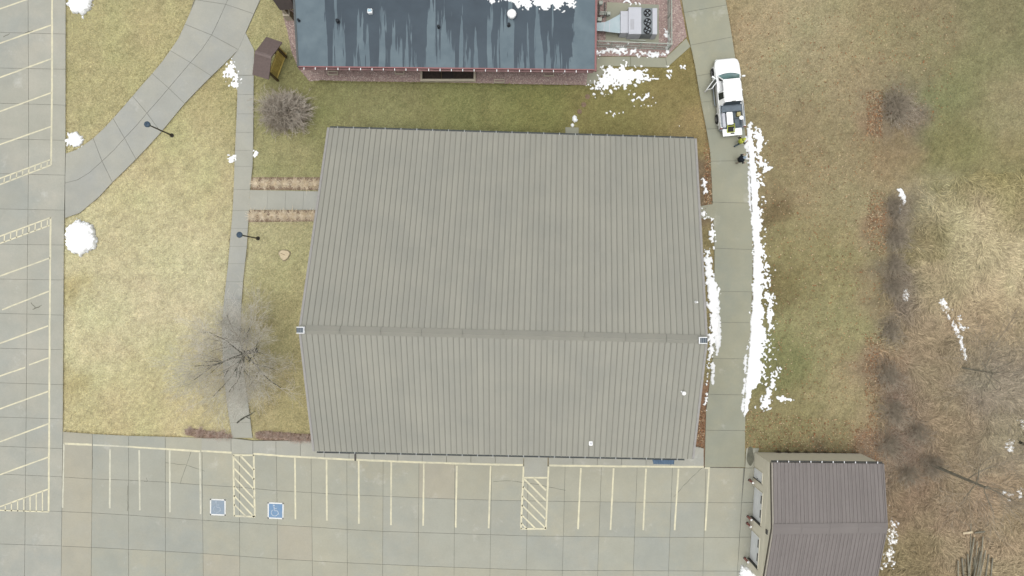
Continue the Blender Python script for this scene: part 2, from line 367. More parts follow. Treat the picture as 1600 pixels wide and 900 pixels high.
for i in range(len(wl_rows) - 1):
    for j in range(3):
        q = []
        for r, c in ((i, j), (i, j + 1), (i + 1, j + 1), (i + 1, j)):
            y = rowy(wl_rows[r], 50); x = colx[c](y); y = rowy(wl_rows[r], x); q.append((x, y))
        slab(lotw, q, m_lotw)
# south lot
rows = [interp([(97,745),(144,748),(201,750),(259,753),(317,757.5),(374,761),(400,764.5),(486,769.5),(543,773),(600,775),(655,777.5),(742,780.5),(800,782),(883,783.3),(1000,784.5),(1160,785.5)]),
        interp([(97,799),(144,801),(201,804.5),(317,812.5),(374,816),(400,818),(487,823),(543,827),(600,830),(825,837),(1000,839),(1160,839.5)]),
        interp([(97,853),(144,855),(259,861),(317,864.5),(374,868.5),(400,871),(487,876),(543,879),(598,881.5),(655,884),(710,886),(766,888),(823,890),(880,891),(1160,892)]),
        interp([(97,907),(300,917),(550,932),(800,942),(1160,945)]), interp([(97,960),(300,970),(550,985),(800,996),(1160,998)])]
lawn_edge = interp([(98,674),(150,678),(200,680.5),(259,682),(313,684)])
kerb = interp([(103,693),(144,694.5),(227,699),(313,705),(363,708),(397,709.7),(455,714),(545,718.7),(655,723),(770,726.5),(818,727.3),(857,728),(960,729.3),(1108,730.3),(1170,731)])
cs = [(98.7,96),(145,143),(201.5,201.5),(258.8,259),(316,318),(374.5,375),(432,434.5),(486,488.5),(542,543),(599,598),(655,653.5),(711,709.5),(769,765.5),(826,822),(884,878.5),(941,933.5),(997,989),(1052,1044),(1104,1098),(1164,1151.5)]
def colf(c, y): return c[0] + (c[1] - c[0]) * (y - 690) / 210
lots = pave('south_parking_lot', 'grey concrete parking lot of square slabs below the large roof')
def top(x): return lawn_edge(x) if x < 312 else kerb(x)
tops = [(colf(c, 700), top(colf(c, 700))) for c in cs]
under(lots, [(98.6, 674.5)] + [(x, lawn_edge(x) + .4) for x in (150, 200, 259, 312)] + [(313, kerb(313))] + [(x, kerb(x)) for x in (374, 455, 545, 655, 770, 857, 960, 1108)] + [(1163.5, 731), (1148, 998), (95.5, 960)])
allrows = [top] + rows
for i in range(len(allrows) - 1):
    for j in range(len(cs) - 1):
        q = []
        for r, c in ((i, j), (i, j + 1), (i + 1, j + 1), (i + 1, j)):
            xm = cs[c][0]
            if r == 0 and j == 3 and c == 4: fy = lawn_edge(312)
            elif r == 0 and j == 4 and c == 4: fy = kerb(316)
            else: fy = allrows[r](xm)
            x = colf(cs[c], fy)
            if r != 0: fy = allrows[r](x)
            q.append((x, fy))
        blue = (i in (1, 2) and (j in (1, 2, 3) or j in (9, 10, 11, 12))) or (i == 2 and j in (13, 14, 16)) or (i == 0 and j in (1, 2)) or (i == 1 and j in (15, 17))
        slab(lots, q, m_lotp if j == 0 or (i, j) in ((3, 4), (0, 10), (2, 6)) else m_lotb if blue else m_lot)
# kerbside walk along the building (a real step)
walk = pave('building_walk', 'raised concrete walk with a painted kerb between lot and large building')
KZ = .14
wxs = [316, 362, 396, 432, 470, 508, 546, 585, 622, 660, 698, 736, 774, 818]
def wtop(x): return 684 if x < 380 else 688
for a, bb in zip(wxs[:-1], wxs[1:]): slab(walk, [(a, wtop(a)), (bb, wtop(bb)), (bb, kerb(bb)), (a, kerb(a))], m_walk, KZ, .012)
slab(walk, [(818, 688), (857, 688), (855, 745), (819, 745)], m_walk, TOPZ + .03, .012)
wxs = [857, 895, 933, 971, 1009, 1047, 1099]
for a, bb in zip(wxs[:-1], wxs[1:]): slab(walk, [(a, 688), (bb, 688 if bb < 1090 else 700), (bb, kerb(bb)), (a, kerb(a))], m_walk, KZ, .012)
# east drive
DL = interp([(-60,1056),(0,1065),(55,1075),(100,1085),(160,1095),(200,1103),(235,1109),(290,1112),(340,1114),(390,1116),(500,1116),(560,1113),(610,1107),(640,1103),(731,1100.5)])
DR = interp([(-60,1124),(0,1134),(40,1141),(85,1148),(170,1160),(225,1166),(260,1170),(310,1173),(390,1176),(450,1175),(530,1172),(600,1168),(650,1164.5),(700,1164),(731,1163.5)])
drive = pave('east_drive', 'narrow concrete service drive running beside the large building')
ys = [(-52,-64),(20,8),(71,58),(119,108),(160,152),(202,198),(252,251),(316,317.5),(388,390),(455,456),(503.5,504),(560,560.5),(616,617),(672,672.5),(729.6,730)]
lp = [(DL(y) + .3, y) for y in range(-60, 731, 10)] + [(DR(y) - .3, y) for y in range(730, -61, -10)]
under(drive, lp)
for (a0, a1), (b0, b1) in zip(ys[:-1], ys[1:]):
    k = 4
    q = [(DL(a0 + (b0 - a0) * t / k), a0 + (b0 - a0) * t / k) for t in range(k + 1)] + [(DR(b1 + (a1 - b1) * t / k), b1 + (a1 - b1) * t / k) for t in range(k + 1)]
    slab(drive, q, m_drive)
slab(drive, [(1117, 318), (1093, 322), (1093, 341), (1117, 343)], m_drive, .045)
apron = pave('garage_apron', 'narrow concrete apron strip in front of the garage doors')
aL = interp([(690, 1166), (731, 1163.8), (785, 1158.5), (839, 1155.5), (892, 1152), (998, 1146)])
for a, bb in zip((700, 731, 785, 839, 892), (731, 785, 839, 892, 960)):
    slab(apron, [(aL(a), a), (1186, a), (1178, bb), (aL(bb), bb)], m_lot)
st = obj('oil_stain', MB().prism(W2([(1172 + (7 - 2 * math.sin(a)) * math.cos(a) * (.8 + .2 * math.sin(3 * a)), 713 + 15 * math.sin(a)) for a in np.linspace(0, 6.1, 18)]), .05, .054), M('dark_damp_stain', alb(98, 98, 84), .7, c2=alb(120, 120, 104), scale=3), apron)
# curved drive upper left
curve = pave('curved_drive', 'curving concrete drive joining the left lot at the upper left')
def dense(pts, k=4):
    out = []
    for a, bb in zip(pts[:-1], pts[1:]): out += [(a[0] + (bb[0] - a[0]) * t / k, a[1] + (bb[1] - a[1]) * t / k) for t in range(k)]
    return out + [pts[-1]]
IN = [[(335,-62),(318,-30),(303,0)], [(303,0),(297,20),(289,38)], [(289,38),(279,60),(266,79)], [(266,79),(253,97),(238,115)], [(238,115),(222,133),(207.5,150)], [(207.5,150),(192,168),(177,185)], [(177,185),(162,201),(146,216)], [(146,216),(122,233),(103,240)]]
OUT = [[(430,-45),(412,-12),(397,22)], [(397,22),(384,52),(373,78)], [(373,78),(352,99),(331,119)], [(331,119),(310,140),(289,162)], [(289,162),(270,185),(252,207)], [(252,207),(232,229),(213,249)], [(213,249),(196,266),(176,285)], [(176,285),(155,308),(125,333),(102,341)]]
MID = [[(380,-53),(366,-22),(353,7)], [(353,7),(343,30),(331,55)], [(331,55),(316,77),(298,98)], [(298,98),(281,118),(264,138)], [(264,138),(247,158),(230,177)], [(230,177),(213,197),(195,216)], [(195,216),(179,234),(160,252)], [(160,252),(140,270),(122,281),(102,286)]]
under(curve, [p for s in IN for p in s[:-1]] + [(103, 240), (102, 341)] + [p for s in OUT[::-1] for p in s[::-1][:-1]])
IN[0][-1] = IN[1][0] = (306, 0); 
for a, m_, c in zip(IN, MID, OUT):
    if len(a) < len(m_): a = a[:1] + [((a[0][0] + a[1][0]) / 2, (a[0][1] + a[1][1]) / 2)] + a[1:]
    slab(curve, a + m_[::-1], m_walk, gap=.014); slab(curve, m_ + c[::-1], m_walk, gap=.014)
slab(curve, [(373,77),(384,51),(397.5,78),(397,117.6),(371,117.6),(362,91)], m_walk, .046)
# footpath
path = pave('footpath', 'grey concrete footpath running down past the lamp to the lot')
FL = interp([(112,371),(150,371),(200,369),(240,367),(300,365),(340,363),(370,360),(420,356),(450,352),(480,349),(520,347),(580,349),(640,356),(684,363)])
FR = interp([(92,397),(225,396),(260,395),(297,391),(328,390),(350,388),(390,386),(430,381),(470,378),(500,376),(560,378),(620,387),(684,395)])
fy = [91, 118, 148, 178, 207, 235, 260, 296, 329, 357, 385, 412, 440, 468, 496, 524, 552, 580, 608, 636, 660, 684]
under(path, [(FL(y), y) for y in range(114, 685, 15)] + [(FR(y), y) for y in range(684, 100, -15)])
for a, bb in zip(fy[1:-1], fy[2:]): slab(path, [(FL(a), a), (FR(a), a), (FR(bb), bb), (FL(bb), bb)], m_walk, gap=.008)
ex = [391, 419, 447, 475, 512]
for a, bb in zip(ex[:-1], ex[1:]): slab(path, [(a, 297 + (a - 391) * .018), (bb, 297 + (bb - 391) * .018), (bb - 1.5, 328), (a - 1.5, 328)], m_walk, .055, gap=.006)
# service walk near the plant yard
swalk = pave('service_walk', 'short concrete walk from the building corner to the drive')
for q in ([(932,89),(985,88.5),(985,104),(944,103.5),(932,112)], [(985,88.5),(1040,90.5),(1042,106),(985,104)], [(1040,90.5),(1072,60),(1079,73),(1042,106)], [(932,112),(944,103.5),(945,113),(928,131),(916,131),(918,113)]):
    slab(swalk, q, m_drive)
ypad = obj('equipment_pad', MB().prism(W2([(948,4),(1029,8),(1029,68),(946,64)]), -.02, .09), m_drive); tag(ypad, 'concrete equipment pad under the air handler', kind='structure')
npad = obj('door_pad', MB().prism(W2([(883.5,199),(904,199.5),(904,222),(883.5,222)]), -.05, .06), m_drive); tag(npad, 'small concrete door pad at the back eave of the large building', kind='structure')

# ------------------------------------------------------------------ painted markings
LZ = TOPZ + .004
def stripe(parent, a, bb, w=.125, mat=None, z=LZ):
    a, bb = P(*a), P(*bb); d = (bb - a).xy.normalized(); n = Vector((-d.y, d.x)) * w / 2
    k = max(1, int((bb - a).length / .35)); pts = []
    L_ = [a.xy + (bb - a).xy * t / k for t in range(k + 1)]
    l = [p + n * random.uniform(.8, 1.1) for p in L_]; r = [p - n * random.uniform(.8, 1.1) for p in L_]
    mb = MB(); vs = [(p.x, p.y, z) for p in l] + [(p.x, p.y, z) for p in r]
    mb.add(vs, [(i + k + 1, i + k + 2, i + 1, i) for i in range(k)])
    return obj('parking_line', mb, mat or m_paint, parent)
vx = interp([(0, 82), (170, 82), (225, 80.7), (340, 79.7), (450, 78.5), (675, 77.5), (800, 76.6)])
for a, bb in ((-50, 130), (130, 258), (340, 500), (500, 660), (660, 799)): stripe(lotw, (vx(a), a), (vx(bb), bb), .14)
for a, bb in (((82,-14),(-45,30)), ((81,39.5),(-45,84)), ((81,92),(-45,138)), ((81,145),(-45,191)), ((80,198),(-45,242)), ((80,249.5),(-45,296)), ((80,258),(-45,306)), ((80,340),(-45,386)), ((79,352),(-45,397)),
              ((79,403),(-45,448)), ((77,455),(4,484)), ((76,509),(-45,553)), ((77,559),(46,570)), ((40,574),(-45,603)), ((77,611),(-45,655)), ((76,662),(-45,707)), ((76,714),(-45,758)), ((76,764),(-45,808)), ((77,799.5),(-45,795.5))): stripe(lotw, a, bb, .11)
for k in range(11): x = 75 - 9.6 * k; stripe(lotw, (x, 250 + (80 - x) * .37), (x - 1, 258 + (80 - x) * .385), .09); stripe(lotw, (x, 340.5 + (80 - x) * .37), (x - .5, 352 + (80 - x) * .365), .09)
for k in range(8): x = 67 - 9.7 * k; stripe(lotw, (x, 764.5 + (76 - x) * .36), (x, 799), .09)
stripe(lots, (101, 693), (144, 694.8), .16); stripe(lots, (146, 695), (200, 697.8), .12, m_paintf); stripe(lots, (200, 697.8), (258, 701.3), .14)
stripe(lots, (258, 701.3), (313, 705), .15); stripe(lots, (100.5, 693), (98.5, 793), .12, m_paintf)
kx = [316, 363, 397, 455, 500, 545, 600, 655, 712, 770, 817]
for a, bb in zip(kx[:-1], kx[1:]):
    if a != 363: stripe(walk, (a, kerb(a) - 1.3), (bb, kerb(bb) - 1.3), .15, z=KZ + .004)
kx = [858, 910, 960, 1010, 1060, 1099]
for a, bb in zip(kx[:-1], kx[1:]): stripe(walk, (a, kerb(a) - 1.3), (bb, kerb(bb) - 1.3), .15, z=KZ + .004)
stripe(lots, (1101, 730.8), (1109, 731), .13)
for x0, x1, y0, y1, f in ((172.5,172,702,794,1),(218,219,703,797,1),(265.5,266,703,800,1),(312.5,314,707,803,1),(461,462,715,811,0),(510.5,511,718,813,0),(560.7,561,720,818,0),(611.5,611,722,820,0),(662.3,661.3,724,821,0),(714,712,727.5,824,0),(766.8,763.5,728,825,0),(907.5,903,731,826.5,0),(958.7,953.7,731.5,827.5,0),(1009.3,1004.7,732,828,0),(1060,1053.8,732,828,0),(1107.6,1102,732,828.5,0)):
    stripe(lots, (x0, y0), (x1, y1), .13, m_paintf if f else m_paint)
for a, bb in (((364.5,711),(397.5,711)), ((365,711),(366.3,806.5)), ((396.8,710.5),(398.5,807)), ((366,806),(399,807)), ((376,712),(397,734))): stripe(lots, a, bb, .14)
for k, y in enumerate((715.5, 731, 745.5, 759.5, 774)): stripe(lots, (366, y), (397.3, y + 33.5), .12)
stripe(lots, (366.3, 788), (384, 806), .12)
for a, bb in (((818,729),(814,826)), ((818.5,746),(855,746)), ((857,729),(853,826)), ((813.5,826),(853.5,826)), ((834,747),(853,766)), ((819,748),(853,782))): stripe(lots, a, bb, .14)
for k, y in enumerate((760, 775, 789)): stripe(lots, (817 - k * .7, y), (853, y + 36.5), .12)
stripe(lots, (815, 804), (836, 825), .12); stripe(lots, (814.5, 817), (823, 826), .12)
def square(x0, y0, x1, y1, blue, sym):
    def q(u, v): return (x0 + (x1 - x0) * u, y0 + (y1 - y0) * v + (u - .5) * 1.0)
    obj('accessible_marking', MB().sheet([(*P(*q(u, v))[:2], LZ) for u, v in ((.07,.93),(.93,.93),(.93,.07),(.07,.07))]), blue, lots)
    for a, bb in (((0,.04),(1,.04)), ((0,.96),(1,.96)), ((.04,0),(.04,1)), ((.96,0),(.96,1))): stripe(lots, q(*a), q(*bb), .10, m_white, LZ + .004)
    mt = m_symw if sym else m_bluef2
    for a, bb in (((.40,.26),(.42,.50)), ((.42,.50),(.62,.50)), ((.62,.50),(.70,.72)), ((.41,.36),(.58,.36))): stripe(lots, q(*a), q(*bb), .055, mt, LZ + .008)
    arc = [(.44 + .21 * math.cos(t), .62 + .20 * math.sin(t)) for t in np.linspace(-2.6, -4.9 + 5.3, 9)]
    arc = [(.44 + .21 * math.cos(t), .62 + .20 * math.sin(t)) for t in np.linspace(.3, 4.1, 10)]
    for a, bb in zip(arc[:-1], arc[1:]): stripe(lots, q(*a), q(*bb), .05, mt, LZ + .008)
    c = P(*q(.39, .18)); obj('accessible_symbol', MB().add([(c.x + .07 * math.cos(t), c.y + .07 * math.sin(t), LZ + .008) for t in np.linspace(0, 5.5, 8)], [tuple(range(8))]), mt, lots)
m_symw = paint('worn_white_symbol', alb(225, 232, 236), alb(128, 160, 192), .34, .58)
m_bluef2 = paint('worn_symbol_paint', alb(180, 192, 202), alb(145, 164, 182), .4, .7)
square(328.5, 779.5, 353, 805, m_bluef, False); square(418.5, 785, 443.5, 810.5, m_blue, True)
# patch repair / cracks
mcr = M('crack', alb(128, 127, 114), .95)
def crack(parent, pts, w=.035):
    pts = dense(pts, 5); mb = MB(); L_ = []
    for x, y in pts: L_.append(P(x + random.uniform(-.6, .6), y + random.uniform(-.6, .6)))
    for a, bb in zip(L_[:-1], L_[1:]):
        d = (bb - a).xy.normalized(); n = Vector((-d.y, d.x)) * w / 2 * random.uniform(.6, 1.2)
        mb.add([(a.x - n.x, a.y - n.y, LZ - .002), (bb.x - n.x, bb.y - n.y, LZ - .002), (bb.x + n.x, bb.y + n.y, LZ - .002), (a.x + n.x, a.y + n.y, LZ - .002)], [(0, 1, 2, 3)])
    obj('crack', mb, mcr, parent)
for pts in ([(300,703),(292,727),(282,755)], [(259,723),(290,726),(320,736)], [(1098,730),(1078,748),(1052,776)], [(800,751),(840,757),(883,766)], [(771,752),(799,751)], [(145,703),(145,733)], [(200,758),(200,798)], [(229,746),(231,752),(226,752)]): crack(lots, pts)
for pts in ([(52,483),(60,480),(66,477)], [(49,473),(56,481)], [(6,58),(16,53)], [(40,52),(52,48)]): crack(lotw, pts, .06)
# ------------------------------------------------------------------ large metal-roofed building
ZN, ZR, ZS = 2.7, 8.0, 4.4
NW, NE = P(513, 199.5, ZN), P(1087, 216.5, ZN); RW, RE = P(468, 515.5, ZR), P(1104.5, 531.5, ZR); SW, SE = P(490, 705, ZS), P(1083, 717, ZS)
hall = thing('hall_building', ((SW + SE) / 2).xy.to_3d(), 'large building with a ribbed tan-grey metal roof filling the centre', 'building')
def lerp(a, b, t): return a + (b - a) * t
cen = (NW + NE + SW + SE) / 4
def inw(p, k=.5): d = Vector((cen.x - p.x, cen.y - p.y)); return Vector((p.x + math.copysign(k, d.x), p.y + math.copysign(k, d.y), 0))
wN = [inw(NW), inw(NE)]; wS = [inw(SW), inw(SE)]; wR = [Vector((RW.x + .5, RW.y, 0)), Vector((RE.x - .5, RE.y, 0))]
mb = MB()
H = lambda p, z: Vector((p.x, p.y, z))
mb.add([H(wN[0], 0), H(wN[1], 0), H(wN[1], ZN - .1), H(wN[0], ZN - .1)], [(0, 1, 2, 3)]); mb.add([H(wS[0], 0), H(wS[1], 0), H(wS[1], ZS - .1), H(wS[0], ZS - .1)], [(0, 1, 2, 3)])
for k in (0, 1): mb.add([H(wN[k], 0), H(wR[k], 0), H(wS[k], 0), H(wS[k], ZS - .1), H(wR[k], ZR - .25), H(wN[k], ZN - .1)], [(0, 1, 2, 3, 4, 5)])
wall = obj('wall', mb, m_siding, hall)
for t in np.linspace(0, 1, 46):
    for a, b_, z in ((wN[0], wN[1], ZN), (wS[0], wS[1], ZS)):
        pass
def slope_panels(A0, A1, B0, B1, n):
    """A = ridge line, B = eave line; standing-seam sheets one by one, each with its raised seam"""
    nrm = (A1 - A0).cross(B0 - A0).normalized()
    if nrm.z < 0: nrm = -nrm
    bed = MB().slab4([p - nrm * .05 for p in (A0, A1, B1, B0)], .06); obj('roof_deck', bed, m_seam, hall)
    for i in range(n):
        t0, t1 = i / n, (i + 1) / n; g = .012 / (A1 - A0).length
        a0, a1, b0, b1 = lerp(A0, A1, t0 + g), lerp(A0, A1, t1 - g), lerp(B0, B1, t0 + g), lerp(B0, B1, t1 - g)
        mb = MB(); up = nrm * .018
        m0, m1 = lerp(a0, a1, .5), lerp(b0, b1, .5)
        mb.loft([[a0 - up, b0 - up, m1 - up, b1 - up, a1 - up, m0 - up], [a0, b0, m1 + up * .35, b1, a1, m0 + up * .35]])
        pn = obj('roof_panel', mb, m_roof, hall)
        a, b_ = lerp(A0, A1, t1), lerp(B0, B1, t1); e = (A1 - A0).normalized(); h = nrm * .055
        if i < n - 1:
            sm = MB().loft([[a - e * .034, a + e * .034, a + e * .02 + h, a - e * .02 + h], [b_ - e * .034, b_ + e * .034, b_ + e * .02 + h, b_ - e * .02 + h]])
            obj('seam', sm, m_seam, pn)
LAPW, LAPE = lerp(RW, NW, .40), lerp(RE, NE, .40)
slope_panels(RW, RE, LAPW + Vector((0, 0, .012)), LAPE + Vector((0, 0, .012)), 69); slope_panels(LAPW, LAPE, NW, NE, 69); slope_panels(RW, RE, SW, SE, 69)
e = (RE - RW).normalized(); dn = (lerp(NW, NE, .5) - lerp(RW, RE, .5)).normalized(); ds = (lerp(SW, SE, .5) - lerp(RW, RE, .5)).normalized()
up = Vector((0, 0, .10))
n_cap = 10
for i in range(n_cap):
    a, b_ = lerp(RW, RE, i / n_cap + .0004), lerp(RW, RE, (i + 1) / n_cap - .0004); r = []
    for p in (a, b_): r.append([p + dn * .36 + up * .8, p + up * 1.7, p + ds * .26 + up * .8, p + ds * .26 + up * .3, p + up * .6, p + dn * .36 + up * .3])
    obj('ridge_cap', MB().loft(r), m_ridge, hall)
for (a, b_, s) in ((RW, NW, -1), (RE, NE, 1), (RW, SW, -1), (RE, SE, 1)):
    d = (b_ - a).normalized(); o = e * s * .07
    obj('rake_trim', MB().loft([[p + o + Vector((0, 0, -.28)), p - o * 1.3 + Vector((0, 0, -.28)), p - o * 1.3 + Vector((0, 0, .06)), p + o + Vector((0, 0, .06))] for p in (a + d * .02, b_)]), m_trim, hall)
for s, pt in ((1, P(469.5, 515.7, ZR + .2)), (-1, P(1098.5, 531.7, ZR + .2))):
    v = obj('ridge_louvre', MB().box(pt, (.50, .36, .16)), m_vent, hall)
    f = MB()
    for c, sz in (((s * .26, 0, .01), (.05, .46, .22)), ((0, .2, .01), (.5, .045, .22)), ((0, -.2, .01), (.5, .045, .22))): f.box(pt + Vector(c), sz)
    obj('louvre_frame', f, m_whitemetal, v)
    for k in range(3): obj('louvre_blade', MB().box(pt + Vector((-.14 + .14 * k, 0, .085)), (.05, .34, .02)), m_fanbox, v)
def gutter(A, B, out, nb, root, mg, mbk, w=.13, brk=.05):
    d = (B - A).normalized(); o = Vector(out)
    g = MB().loft([[p + Vector((0, 0, -.16)), p + o * w + Vector((0, 0, -.16)), p + o * w + Vector((0, 0, -.04)), p + o * (w - .015) + Vector((0, 0, -.04)), p + o * (w - .015) + Vector((0, 0, -.14)), p + o * .01 + Vector((0, 0, -.14)), p + Vector((0, 0, -.03))] for p in (A, B)])
    go_ = obj('gutter', g, mg, root)
    rot = Matrix.Rotation(math.atan2(d.y, d.x), 3, 'Z')
    for i in range(nb):
        p = lerp(A, B, (i + .5) / nb)
        obj('gutter_bracket', MB().box(p + o * (w * .45) + Vector((0, 0, .005)), (brk, w * 1.3, .03), rot), mbk, go_)
gutter(SW + e * .2, SE - e * .6, (0, -1, 0), 24, hall, m_gutter, m_bracket); gutter(NW + e * .1, NE - e * .1, (0, 1, 0), 23, hall, m_gutter, m_bracket)
def pipe_vent(px, py, z, r, h, mat, root, name='vent_pipe', cap=True):
    p = P(px, py, z + h); p = Vector((p.x, p.y, z))
    o = obj(name, MB().lathe(p, [(r * 1.8, -.1), (r * 1.7, .03), (r, .06), (r, h), (r * .7, h + .01)], 12), mat, root)
    if cap: obj('vent_cap', MB().lathe(p + Vector((0, 0, h)), [(r * 1.1, .03), (r * 1.5, .05), (r * 1.3, .11), (r * .3, .15)], 12), mat, o)
def roofz(px, py): # height of the hall roof under a photo spot
    if py < 525: t = (525 - py) / (525 - 207); return ZR + (ZN - ZR) * t
    return ZR + (ZS - ZR) * (py - 525) / (711 - 525)
pipe_vent(1089, 472, roofz(0, 472), .05, .35, m_white2, hall); pipe_vent(1068.5, 614.5, roofz(0, 614), .10, .4, m_white2, hall); pipe_vent(1065, 612, roofz(0, 612), .05, .3, m_white2, hall, cap=False)
p = P(922.8, 692, roofz(0, 692)); bx_ = obj('roof_vent', MB().bbox(p + Vector((0, 0, .1)), (.27, .32, .3), .04), m_white2, hall); obj('vent_cap', MB().box(p + Vector((0, 0, .262)), (.13, .15, .02)), m_hvac, bx_)
# south door, awning, downspouts
def south_wall(px): # point on the south wall foot
    t = (P(px, 700, 3).x - wS[0].x) / (wS[1].x - wS[0].x); return lerp(wS[0], wS[1], t)
a = south_wall(1036)
dr = obj('door', MB().box(a + Vector((0, -.03, 1.2)), (1.0, .08, 2.1)), m_vent, hall); obj('handle', MB().box(a + Vector((.38, -.1, 1.2)), (.04, .08, .14)), m_whitemetal, dr)
AW = [P(1018.5, 713, 3.0), P(1053.5, 713.5, 3.0), P(1052.5, 725.5, 2.75), P(1021.5, 725, 2.75)]
m_awn = M('blue_grey_awning_metal', alb(104, 128, 152), .5, c2=alb(92, 114, 138), scale=2)
aw = obj('awning', MB().slab4(AW, .05), m_awn, hall)
for k in range(9):
    t = k / 8; q0, q1 = lerp(AW[0], AW[1], t), lerp(AW[3], AW[2], t); obj('rib', MB().tube([q0 + Vector((0, 0, .02)), q1 + Vector((0, 0, .02))], .03, 6), m_awn, aw)
for k in (.05, .95):
    q1 = lerp(AW[3], AW[2], k); obj('bracket', MB().tube([q1 - Vector((0, 0, .04)), Vector((q1.x, south_wall(1036).y, 2.2))], .025, 6), m_awn, aw)
for px in (543, 810, 1076):
    a = south_wall(px); mb = MB().box(a + Vector((0, -.06, 2.1)), (.1, .1, 4.2)); ds_ = obj('downspout', mb, m_siding, hall)
    if px == 543: obj('downspout_foot', MB().box(Vector((a.x, (a.y + P(543, 719).y) / 2, .2)), (.12, abs(a.y - P(543, 719).y), .08)), m_lamp, ds_)
for px in (640, 880):
    a = south_wall(px); w_ = obj('window', MB().box(a + Vector((0, -.03, 1.7)), (1.6, .06, 1.1)), m_glass, hall)
    obj('frame', MB().box(a + Vector((0, -.04, 2.28)), (1.75, .1, .08)).box(a + Vector((0, -.04, 1.12)), (1.75, .12, .08)), m_whitemetal, w_)
wd = lerp(wN[0], wS[0], (P(490, 312).y - wN[0].y) / (wS[0].y - wN[0].y))
dr = obj('door', MB().box(wd + Vector((-.04, 0, 1.15)), (.08, 1.8, 2.2)), m_glass, hall); obj('frame', MB().box(wd + Vector((-.05, 0, 2.3)), (.12, 2.0, .12)).box(wd + Vector((-.05, 0, 1.15)), (.12, .08, 2.2)), m_whitemetal, dr)
nd = lerp(wN[0], wN[1], (P(894, 205).x - wN[0].x) / (wN[1].x - wN[0].x)); obj('door', MB().box(nd + Vector((0, .03, 1.1)), (.95, .08, 2.1)), m_brown, hall)

# ------------------------------------------------------------------ flat-roofed building at the top
ZF = 3.6
fW, fE = P(466, 104, ZF), P(929, 109, ZF); uW, uE = P(452, -120, ZF), P(931, -120, ZF)
school = thing('flat_roofed_building', ((fW + fE) / 2).xy.to_3d(), 'flat dark blue-grey membrane roofed building with damp streaks at the top edge', 'building')
m_memb, nt, b = newmat('wet_streaked_membrane')
wet = noise_fac(nt, 1.0, 4, .55, 'World', (1.25, .09, 1), .485, .51); gp = N(nt, 'ShaderNodeNewGeometry'); sx = N(nt, 'ShaderNodeSeparateXYZ'); nt.links.new(gp.outputs['Position'], sx.inputs[0])
def ramp(v, a, b_):
    r = N(nt, 'ShaderNodeMapRange'); r.inputs[1].default_value = a; r.inputs[2].default_value = b_; nt.links.new(v, r.inputs[0]); return r.outputs[0]
def mth(op, a, b_):
    q = N(nt, 'ShaderNodeMath', operation=op)
    for i, v in enumerate((a, b_)):
        if isinstance(v, bpy.types.NodeSocket): nt.links.new(v, q.inputs[i])
        else: q.inputs[i].default_value = v
    return q.outputs[0]
nz = noise_fac(nt, 1.0, 4, .6, 'World', (2.3, .12, 1), 0, 1); nz2 = noise_fac(nt, .5, 3, .5, 'World', None, 0, 1)
xw = mth('ADD', sx.outputs[0], mth('MULTIPLY', nz2, 1.2))
# shallow ponding zone: wetter towards the middle and the parapet end, dry along both short ends
band = mth('MULTIPLY', ramp(xw, -14.3, -13.0), mth('SUBTRACT', 1.0, ramp(xw, 4.9, 5.6)))
lev = mth('ADD', mth('MULTIPLY', ramp(sx.outputs[1], 16.2, 21), .13), mth('MULTIPLY', band, .395))
f = ramp(mth('ADD', nz, lev), .905, .925)
dry = mix(nt, noise_fac(nt, .8, 4, .6, 'World'), alb(116, 132, 140), alb(103, 119, 128)); wetc = mix(nt, noise_fac(nt, .5, 3, .6, 'World'), alb(55, 70, 82), alb(64, 80, 92))
nt.links.new(mix(nt, f, dry, wetc), b.inputs['Base Color'])
rr = N(nt, 'ShaderNodeMapRange'); rr.inputs[3].default_value = .8; rr.inputs[4].default_value = .45; nt.links.new(f, rr.inputs[0]); nt.links.new(rr.outputs[0], b.inputs['Roughness'])
b.inputs['Specular IOR Level'].default_value = .3
obj('roof', MB().slab4([uW, uE, fE, fW], .25), m_memb, school)
# membrane sheets laid edge to edge (lap seams)
for t in np.linspace(.06, .94, 7):
    pass
wi = Vector((.9, 0, 0)); 
mb = MB(); q = [fW + wi + Vector((0, 1.35, 0)), fE - wi + Vector((0, 1.35, 0)), uE - wi, uW + wi]; mb.prism([(p.x, p.y) for p in q], 0, ZF - .26); m_brick = M('red_brick', alb(150, 100, 90), .85, c2=alb(128, 84, 76), scale=9)
obj('wall', mb, m_brick, school)
ex_ = (fE - fW).normalized()
obj('fascia', MB().loft([[p + Vector((0, y, z)) for y, z in ((.0, -.32), (-.05, -.32), (-.05, .03), (.04, .03), (.04, .012), (0, .012))] for p in (fW, fE)]), m_redtrim, school)
obj('fascia', MB().loft([[p + Vector((x, 0, z)) for x, z in ((.0, .015), (.08, .015), (.08, -.32), (.13, -.32), (.13, .05), (.0, .05))] for p in (fE + Vector((0, -.1, 0)), uE)]), m_redtrim, school)
obj('fascia', MB().loft([[p + Vector((x, 0, z)) for x, z in ((.06, .015), (-.0, .015), (-.0, -.32), (-.08, -.32), (-.08, .045), (.06, .045))] for p in (fW, uW)]), m_gutter, school)
gutter(fW + Vector((0, -.06, -.02)), fE + Vector((-.1, -.06, -.02)), (0, -1, 0), 26, school, M('rusty_gutter', alb(150, 118, 116), .6, c2=alb(120, 92, 92), scale=3), m_whitemetal, .14, .05)
for px, py in ((533.5, 106), (651, 108.5), (752, 112), (880, 114)):
    p = P(px, py, 3.2); g = obj('downspout', MB().tube([(p.x, p.y + .2, 3.45), (p.x + .02, p.y, 3.25), (p.x, p.y + .25, 3.1), (p.x, p.y + 1.5, 2.6), (p.x, p.y + 1.5, .2)], .05, 6), m_whitemetal, school)
